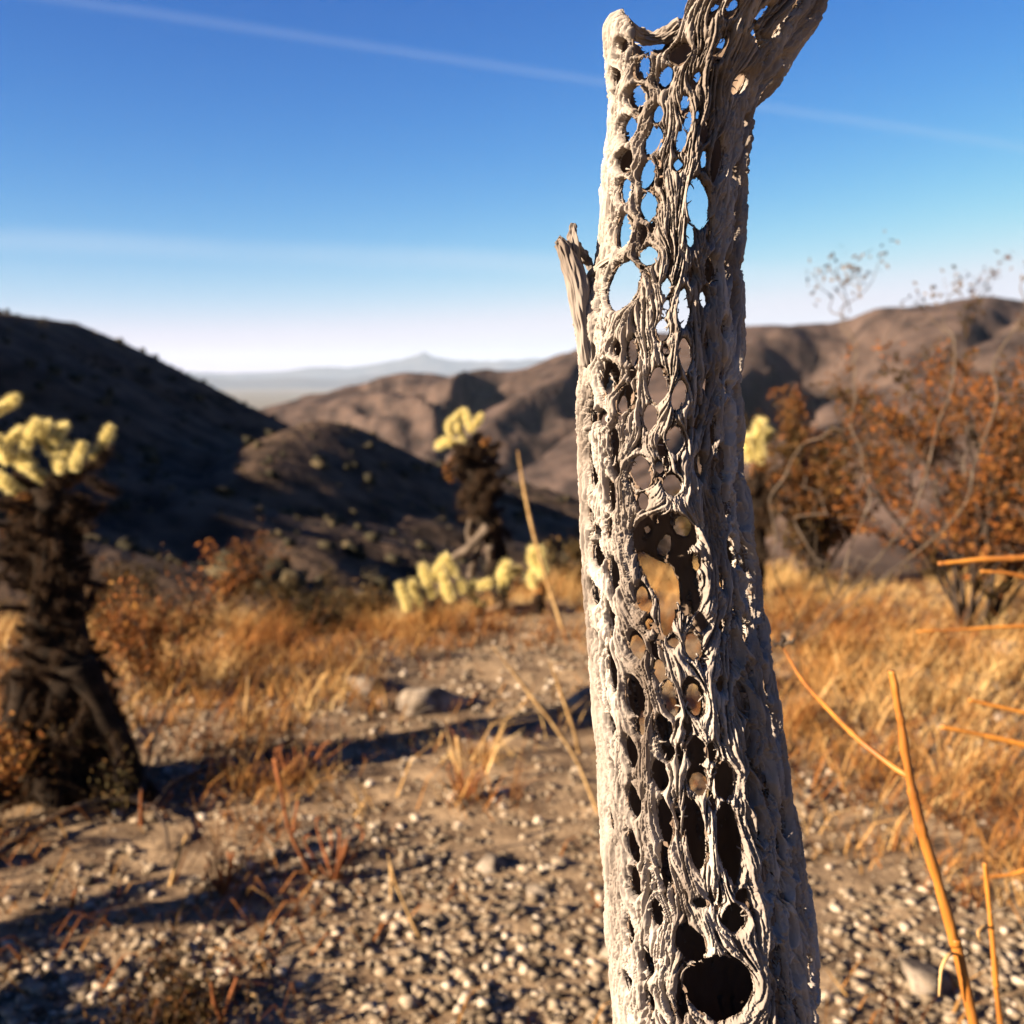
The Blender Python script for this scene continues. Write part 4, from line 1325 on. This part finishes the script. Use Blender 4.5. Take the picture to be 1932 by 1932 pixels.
# ------------------------------------------------------------------ shrubs
def shrub(name, label, base, h, wdt, nst, nleaf, leaf, mleaf, mtwig, seed, group=None, cat='shrub', trange=(0, 1), dens_top=1.0, twig_r=.008, leaf_part='leaves'):
    r_ = random.Random(seed); gg = np.random.default_rng(seed)
    base = np.array(base, float)
    root = empty(name, tuple(base)); tag(root, label, cat, group)
    tips = []
    br = Acc()

    def grow(p, d, L, r, lev):
        n = 4
        pts = [p]
        for k in range(n):
            d = d + np.array([r_.uniform(-.28, .28), r_.uniform(-.28, .28), r_.uniform(-.12, .2)])
            d /= np.linalg.norm(d)
            pts.append(pts[-1] + d * L / n)
        V, F = tube(pts, [r, r * .45], 4 if lev else 6, 7)
        br.add(V, F)
        tips.append((pts, lev))
        if lev < 2:
            for k in range(r_.randint(3, 5)):
                q = pts[r_.randint(1, n)]
                nd = d + np.array([r_.uniform(-.9, .9), r_.uniform(-.9, .9), r_.uniform(-.3, .6)])
                grow(q, nd / np.linalg.norm(nd), L * r_.uniform(.35, .6), r * .5, lev + 1)
    for k in range(nst):
        a = r_.uniform(0, 6.283); e = r_.uniform(.1, 1)
        d = np.array([math.cos(a) * wdt / h * e, math.sin(a) * wdt / h * e, 1.0]); d /= np.linalg.norm(d)
        grow(np.array([r_.uniform(-.05, .05), r_.uniform(-.05, .05), -.03]), d, h * r_.uniform(.6, .85) * math.sqrt(1 + (wdt / h * e) ** 2 * .3), twig_r, 0)
    obj('branches', br.build('branches', mtwig), root)
    P = np.array([p for pts, lev in tips if lev >= 1 for p in pts[1:]])
    idx = gg.integers(0, len(P), nleaf)
    wp = P + base
    clump = np.clip(.5 + 2.2 * (fbm(wp[:, 0] * 3.5 + wp[:, 1] * 2, wp[:, 2] * 3.5 + seed, 2, 321) - .5) + .25 * (gg.random(len(P)) - .5), 0, 1)[idx]
    c = P[idx] + gg.normal(0, .022, (nleaf, 3))
    d1 = gg.normal(0, 1, (nleaf, 3)); d1 /= np.linalg.norm(d1, axis=1, keepdims=True)
    d2 = np.cross(d1, gg.normal(0, 1, (nleaf, 3))); d2 /= np.linalg.norm(d2, axis=1, keepdims=True)
    s_ = leaf * (.6 + .8 * gg.random((nleaf, 1)))
    q = np.stack([c - d1 * s_, c + d2 * s_ * .45, c + d1 * s_, c - d2 * s_ * .45], 1).reshape(-1, 3)
    F = np.arange(nleaf)[:, None] * 4 + np.arange(4)[None]
    tt = np.clip(trange[0] + (trange[1] - trange[0]) * (.6 * clump + .4 * gg.random(nleaf)), 0, 1)
    lo = obj(leaf_part, mesh_np(leaf_part, q, F, mleaf, False, None, {'tint': np.repeat(tt, 4)}), root)
    lo['kind'] = 'stuff'
    return root


def gz(x, y):
    return (x, y, float(ground_h(x, y)))


SH = [('rusty desert shrub, the largest, with orange-red leaves on dark stems', (2.15, 5.0), 1.30, .95, 17, 10500, .015, 'rust_leaf', 501, (.1, 1)),
      ('rust-leaved shrub leaning over the right-hand straws', (2.35, 3.9), 1.15, .8, 13, 8000, .014, 'rust_leaf', 502, (.05, 1)),
      ('olive and rust shrub behind the bare grey branches', (1.75, 6.2), .95, .75, 12, 8500, .016, 'rust_leaf', 503, (0, .75)),
      ('brown shrub below the yellow-crowned cholla', (1.25, 6.5), .55, .5, 8, 2600, .017, 'olive_leaf', 504, (0, .9)),
      ('dark brown shrub behind the large cholla\'s right side', (-2.3, 5.6), .42, .45, 8, 1700, .015, 'rust_leaf', 505, (0, .7)),
      ('loose shrub with orange tips on the brow of the slope', (-1.55, 5.9), .50, .3, 7, 1000, .014, 'rust_leaf', 506, (.2, 1)),
      ('low brown shrub in the dip between the brow shrubs', (-1.15, 5.6), .26, .4, 8, 1500, .013, 'rust_leaf', 507, (0, .75)),
      ('sparse rust shrub beside the large cholla\'s foot', (-1.35, 4.1), .42, .35, 8, 1800, .012, 'rust_leaf', 508, (.2, 1)),
      ('small leafy shrub with orange leaves against the black trunk', (-1.45, 2.75), .30, .24, 8, 1500, .009, 'rust_leaf', 509, (.25, 1)),
      ('green-flecked shrub at the roots of the large cholla', (-1.25, 3.05), .26, .26, 7, 1300, .009, 'olive_leaf', 510, (.3, 1)),
      ('dark reddish low bush in the gravel foreground', (-.62, 1.90), .13, .13, 12, 1500, .006, 'rust_leaf', 511, (0, .55)),
      ('dim shrub on the slope below the upright cholla', (-.75, 5.9), .3, .3, 7, 900, .013, 'olive_leaf', 512, (0, .8)),
      ('twiggy brown shrub sprawling on the brow behind the sparse rust shrub', (-1.9, 5.1), .34, .5, 9, 1500, .012, 'rust_leaf', 515, (0, .85)),
      ('small grey-brown bush where straw meets the shaded slope', (-.95, 5.2), .22, .3, 8, 1100, .011, 'rust_leaf', 516, (0, .7)),
      ('leafy rust shrub at the far edge of the right-hand slope', (3.0, 6.6), 1.25, .8, 9, 4000, .018, 'rust_leaf', 513, (0, .8)),
      ('yellow-green low shrub by the skeleton\'s left side', (.42, 6.2), .34, .3, 7, 1300, .014, 'olive_leaf', 514, (.4, 1))]
for lab, (x, y), h, wd, ns, nl, lf, ml, sd, tr_ in SH:
    shrub('shrub', lab, gz(x, y), h, wd, ns, nl, lf, M[ml], M['dark_twig'], sd, 'desert shrubs', trange=tr_, twig_r=.012 if h > .6 else .005)


# ------------------------------------------------------------------ single stalks, twigs and small dry plants
def stalk(name, label, paths, cat, m, group=None, sides=8):
    """paths: list of (part name, [(u, v, depth)], radii in metres, material or None)"""
    p0 = paths[0][1]
    pts = [[np.array(p) if len(p) == 4 else at(*p) for p in path] for _, path, _, _ in paths]
    pts = [[p[:3] for p in q] for q in pts]
    base = pts[0][-1]
    root = empty(name, tuple(base)); tag(root, label, cat, group)
    for (nm, _, rad, mm), q in zip(paths, pts):
        nn_ = max(10, len(q) * 10)
        rm = float(np.mean(rad))
        sd_ = int(abs(q[0][0] * 7919 + q[0][2] * 104729) * 100) % 9999
        kn = np.zeros(nn_)
        kn[np.random.default_rng(sd_).integers(1, nn_ - 1, max(1, nn_ // 16))] = 1
        V, F = tube(q, rad, sides, nn_, lambda a, b: rm * (.10 * fblur((a, b), 3, 1, sd_ + 1) + .05 * fblur((a, b), 1, .6, sd_ + 2) + .22 * kn[:, None]))
        obj(nm, mesh_np(nm, V - base, F, M[mm or m]), root)
    return root


def down(u, v, y, lean=0.0, ly=0.0):
    """foot on the ground straight below (or leaning from) a picture point"""
    p = at(u, v, y)
    x2, y2 = p[0] + lean, y + ly
    return (x2, y2, float(ground_h(x2, y2)), 0)


Yg = .86
stalk('dry_stalk', 'thick golden stalk with a side branch, nearest the skeleton', [
    ('stem', [(1683, 1266, Yg), (1692, 1320, Yg), (1706, 1400, Yg), (1717, 1465, Yg), (1738, 1560, Yg), (1768, 1660, Yg), (1800, 1775, Yg), (1838, 1932, Yg), down(1838, 1932, Yg, .17)], [.0030, .0031, .0033, .0036, .0042, .0042, .0042, .0046, .006], 'straw'),
    ('side_branch', [(1717, 1466, Yg), (1690, 1450, Yg + .01), (1620, 1395, Yg + .04), (1560, 1335, Yg + .09), (1515, 1285, Yg + .13), (1478, 1222, Yg + .17)], [.0024, .0024, .0022, .0019, .0014, .001], 'straw'),
    ('seed_head', [(1478, 1222, Yg + .17), (1474, 1214, Yg + .17), (1479, 1206, Yg + .172), (1476, 1198, Yg + .17)], [.0012, .0022, .0028, .0008], 'dark_twig'),
    ('seed_head', [(1478, 1220, Yg + .17), (1486, 1213, Yg + .168), (1494, 1212, Yg + .168), (1498, 1204, Yg + .167)], [.0008, .002, .0024, .0006], 'grey_twig'),
    ('seed_head', [(1477, 1220, Yg + .17), (1468, 1214, Yg + .172), (1462, 1216, Yg + .173), (1457, 1209, Yg + .173)], [.0008, .0016, .0020, .0005], 'dark_twig'),
    ('leaf_stub', [(1806, 1800, Yg), (1790, 1802, Yg - .01), (1776, 1830, Yg - .015), (1772, 1880, Yg - .015)], [.001, .0016, .0016, .0006], 'pale_straw')], 'stalk', 'straw', 'dry stalks')
stalk('dry_stalk', 'thin golden stalk with withered leaves behind the thick golden stalk', [
    ('stem', [(1858, 1628, 1.0), (1864, 1690, 1.0), (1872, 1770, 1.0), (1880, 1860, 1.0), (1888, 1932, 1.0), down(1888, 1932, 1.0, .1)], [.0024, .0024, .0026, .0027, .0027, .0034], 'straw'),
    ('withered_leaf', [(1868, 1722, 1.0), (1880, 1718, .99), (1900, 1712, .98)], [.0006, .0012, .0004], 'grey_twig'),
    ('withered_leaf', [(1872, 1752, 1.0), (1858, 1748, .99), (1846, 1760, .98), (1850, 1775, .98)], [.0006, .002, .002, .0004], 'pale_straw')], 'stalk', 'straw', 'dry stalks')
HS = [([(1932, 1052, 1.5), (1850, 1056, 1.5), (1770, 1063, 1.5)], .0050, 'highest horizontal straw, poking in from the rusty shrub'),
      ([(1960, 1412, 1.3), (1880, 1392, 1.3), (1775, 1371, 1.3)], .0042, 'slanting pale straw ending above the thin golden stalk'),
      ([(1960, 1350, 1.45), (1890, 1335, 1.45), (1828, 1320, 1.45)], .0036, 'short pale straw crossing above the slanting pale straw'),
      ([(1960, 1180, 1.7), (1850, 1185, 1.7), (1730, 1192, 1.7)], .0036, 'faint bent straw lying over the rusty grass'),
      ([(1960, 1095, 1.6), (1900, 1082, 1.6), (1850, 1078, 1.6)], .0042, 'pale straw just under the highest horizontal straw'),
      ([(1940, 1640, 1.5), (1905, 1650, 1.5), (1850, 1655, 1.5)], .0034, 'short straw beside the tip of the thin golden stalk')]
for path, r0, lab in HS:
    p = at(*path[0])
    foot = (p[0] + .25, p[1] + .1, float(ground_h(p[0] + .25, p[1] + .1)), 0)
    pv_ = at(*path[1]); ex_ = p + (p - pv_) * 1.2
    mid_ = (ex_[0], ex_[1], ex_[2], 0)
    foot = (ex_[0] + .3, ex_[1] + .1, float(ground_h(ex_[0] + .3, ex_[1] + .1)), 0)
    stalk('dry_stalk', lab, [('stem', path[::-1] + [mid_, foot], [r0 * .6, r0 * .8, r0, r0, r0], None)], 'stalk', 'straw', 'dry stalks')


def gstalk(label, pts, r0, m, depth=None, cat='stalk', name='dry_stalk', group='dry stalks', extra=()):
    """a stalk that stands on the ground: the last picture point is its foot"""
    f = ground_at(*pts[-1])
    Y = f[1]
    P = [(u, v, Y - .02 * k) for k, (u, v) in enumerate(pts[:-1][::-1], 1)][::-1]
    paths = [('stem', P + [(f[0], f[1], f[2] - .01, 0)], [r0 * .3] + [r0 * .8] * (len(P) - 1) + [r0], None)]
    for nm, q, rr_ in extra:
        paths.append((nm, [(u, v, Y) for u, v in q], [rr_, rr_ * .6], None))
    return stalk(name, label, paths, cat, m, group)


gstalk('tall pale bare stalk leaning beside the upright cholla', [(977, 850), (990, 930), (1008, 1010), (1030, 1090), (1065, 1190)], .0095, 'pale_straw')
gstalk('straw-coloured reed leaning against the skeleton\'s sunlit side', [(1038, 1250), (1060, 1310), (1080, 1370), (1095, 1420)], .0075, 'pale_straw')
gstalk('long drooping straw crossing the grass left of the skeleton', [(930, 1220), (985, 1290), (1050, 1375), (1090, 1440), (1130, 1530)], .0055, 'pale_straw')
gstalk('thin pale straw standing alone on the gravel', [(732, 1612), (745, 1660), (765, 1710), (795, 1768)], .0045, 'pale_straw', extra=[('side_branch', [(737, 1630), (738, 1700)], .003)])
gstalk('orange stalk with a pale cut tip above the red-stemmed plant', [(520, 1435), (530, 1485), (545, 1560), (570, 1620), (600, 1665)], .005, 'red_stem', extra=[('cut_tip', [(519, 1432), (529, 1482)], .008), ('side_branch', [(553, 1575), (562, 1510)], .004)])
gstalk('stout upright orange twig beside the fallen dark branch', [(266, 1490), (266, 1520), (267, 1555)], .006, 'red_stem')
gstalk('pale-tipped twig leaning right on the shaded gravel', [(352, 1575), (340, 1605), (330, 1640), (320, 1670)], .006, 'pale_straw')
gstalk('short rusty twig standing in deep shadow', [(152, 1662), (140, 1690), (132, 1720)], .006, 'red_stem')
gstalk('pair of thin straws in the golden grass', [(842, 1375), (858, 1430), (868, 1490)], .006, 'pale_straw', extra=[('side_branch', [(862, 1390), (870, 1480)], .005)])
gstalk('upright thin straw over the rusty grass, far left of the pale rock', [(468, 1275), (466, 1320), (462, 1370)], .007, 'pale_straw')
gstalk('forked red twig at the very bottom of the gravel', [(398, 1855), (405, 1890), (415, 1920), (418, 1950)], .005, 'red_stem', extra=[('fork', [(447, 1845), (420, 1920)], .004)])


def red_plant(u, v, s, label, seed):
    r_ = random.Random(seed)
    f = ground_at(u, v)
    root = empty('red_stemmed_plant', tuple(f)); tag(root, label, 'plant', 'red-stemmed plants')
    for k in range(13):
        a = r_.uniform(0, 6.283); L = s * r_.uniform(.5, 1.1)
        d = np.array([math.cos(a), math.sin(a), 0]) * r_.uniform(.3, 1.0)
        cu = r_.uniform(-.6, .5)
        P = [np.zeros(3), d * L * .35 + np.array([0, 0, L * .4]), d * L * .6 + np.array([0, 0, L * .8]), d * L * (.6 + cu * .5) + np.array([0, 0, L * (1.0 - abs(cu) * .3)])]
        V, F = tube(P, [.0035, .003, .002], 6, 9)
        obj('stem', mesh_np('stem', V, F, M['red_stem']), root)


red_plant(632, 1668, .16, 'red-stemmed dry plant with curling shoots on the gravel', 71)
red_plant(880, 1510, .12, 'red-brown dry tuft at the edge of the wide shadow', 72)
red_plant(420, 1690, .12, 'flattened red dry plant between two shadow bands', 73)
red_plant(560, 1480, .14, 'red dry plant among grass behind the cut orange stalk', 74)
red_plant(60, 1430, .2, 'glowing orange dry plant left of the black trunk', 75)

# fallen dark branch with twigs, and other twigs lying on the gravel
def lying(label, runs, r0, m, seed):
    P0 = ground_at(*runs[0][0])
    root = empty('fallen_branch', tuple(P0)); tag(root, label, 'branch', 'fallen branches')
    for k, run in enumerate(runs):
        pts = []
        for q in run:
            p = ground_at(q[0], q[1]); up = q[2] if len(q) > 2 else .012
            pts.append(p + np.array([0, 0, up]) - P0)
        V, F = tube(pts, [r0 * (1 if k == 0 else .6), r0 * (.6 if k == 0 else .3)], 7, len(pts) * 6)
        obj('limb' if k == 0 else 'twig', mesh_np('limb', V, F, M[m]), root)


lying('long dark fallen branch arching over rusty grass', [[(-30, 1640), (60, 1590, .03), (170, 1548, .05), (250, 1540, .05), (290, 1548, .04), (330, 1515, .06), (400, 1480, .05), (440, 1462, .02)], [(250, 1540, .05), (280, 1510, .05), (262, 1490, .08)], [(190, 1546, .05), (225, 1520, .06), (245, 1500, .08)], [(290, 1548, .04), (312, 1580, .03), (318, 1610, .01)], [(265, 1535, .05), (290, 1450, .08), (320, 1390, .12), (350, 1340, .14)]], .011, 'dark_twig', 1)
lying('grey crooked twig lying across the shaded gravel', [[(330, 1925), (410, 1895, .02), (470, 1850, .02), (560, 1790, .015), (640, 1775, .01)], [(460, 1860, .02), (485, 1890, .02), (490, 1935)]], .006, 'grey_twig', 2)
lying('pale thin twig curling on gravel below the grey twig', [[(450, 1880), (480, 1895, .02), (492, 1915, .02), (488, 1940)]], .005, 'pale_straw', 3)
lying('pale bleached straw lying by the bottom of the skeleton', [[(1420, 1938), (1470, 1925, .01), (1510, 1920)]], .004, 'pale_straw', 4)

# bare grey shrub in front of the rusty one, with a few dried leaves up against the sky
Yb = 3.3
fb = ground_at(1500, 1225)
root = empty('bare_shrub', tuple(fb)); tag(root, 'bare grey shrub with arching branches and few dried leaves against the sky', 'shrub', 'desert shrubs')
BB = [[(1500, 1225), (1462, 1080), (1458, 980), (1480, 900), (1520, 835), (1570, 808), (1620, 798)], [(1505, 1225), (1580, 1120), (1640, 950), (1628, 880), (1604, 800), (1612, 720), (1606, 640), (1594, 570), (1610, 520)],
      [(1608, 690), (1596, 612), (1620, 560), (1650, 520), (1668, 482)], [(1600, 600), (1570, 560), (1540, 520)], [(1604, 590), (1590, 540), (1582, 505)], [(1620, 560), (1600, 530), (1604, 500)], [(1628, 870), (1600, 850), (1560, 895), (1540, 880)],
      [(1570, 1130), (1500, 985), (1560, 970), (1620, 972), (1660, 980)], [(1560, 972), (1545, 930), (1520, 915)], [(1500, 1225), (1560, 1080), (1540, 1010), (1520, 965)], [(1505, 1225), (1700, 1000), (1770, 800), (1800, 640), (1790, 560), (1800, 520)], [(1795, 640), (1745, 590), (1735, 560)],
      [(1505, 1225), (1800, 980), (1880, 760), (1915, 620), (1925, 540), (1940, 510)], [(1820, 900), (1850, 830), (1900, 790)], [(1510, 1225), (1560, 1090), (1620, 1050), (1680, 1060)]]
acc = Acc(); lv = []
for k, br_ in enumerate(BB):
    P = []
    for q, (u, v) in enumerate(br_):
        p = fb.copy() if v == 1225 else at(u, v, Yb + .12 * math.sin(k * 2.3 + q * .7))
        P.append(p - fb)
    _r = random.Random(900 + k)
    P = [P[0]] + [w for a_, b_ in zip(P[:-1], P[1:]) for w in (a_ * .5 + b_ * .5 + np.array([_r.uniform(-.03, .03), _r.uniform(-.03, .03), _r.uniform(-.02, .02)]), b_)]
    V, F = tube(P, [.0036, .0026, .0014] if k in (0, 1, 7, 10, 12) else [.002, .0009], 6, len(P) * 5)
    acc.add(V, F)
    if br_[-1][1] < 640:
        lv += [P[-1], P[-1] * .6 + P[-2] * .4, P[-1] * .3 + P[-2] * .7]
obj('branches', acc.build('branches', M['grey_twig']), root)
gg = np.random.default_rng(9)
lvp = np.array(lv)[gg.integers(0, len(lv), 190)] + gg.normal(0, .028, (190, 3))
d1 = gg.normal(0, 1, (190, 3)); d1 /= np.linalg.norm(d1, axis=1, keepdims=True)
d2 = np.cross(d1, gg.normal(0, 1, (190, 3))); d2 /= np.linalg.norm(d2, axis=1, keepdims=True)
q = np.stack([lvp - d1 * .010, lvp + d2 * .005, lvp + d1 * .010, lvp - d2 * .005], 1).reshape(-1, 3)
lo = obj('leaves', mesh_np('leaves', q, np.arange(190)[:, None] * 4 + np.arange(4)[None], M['grey_twig'], False), root)
lo['kind'] = 'stuff'
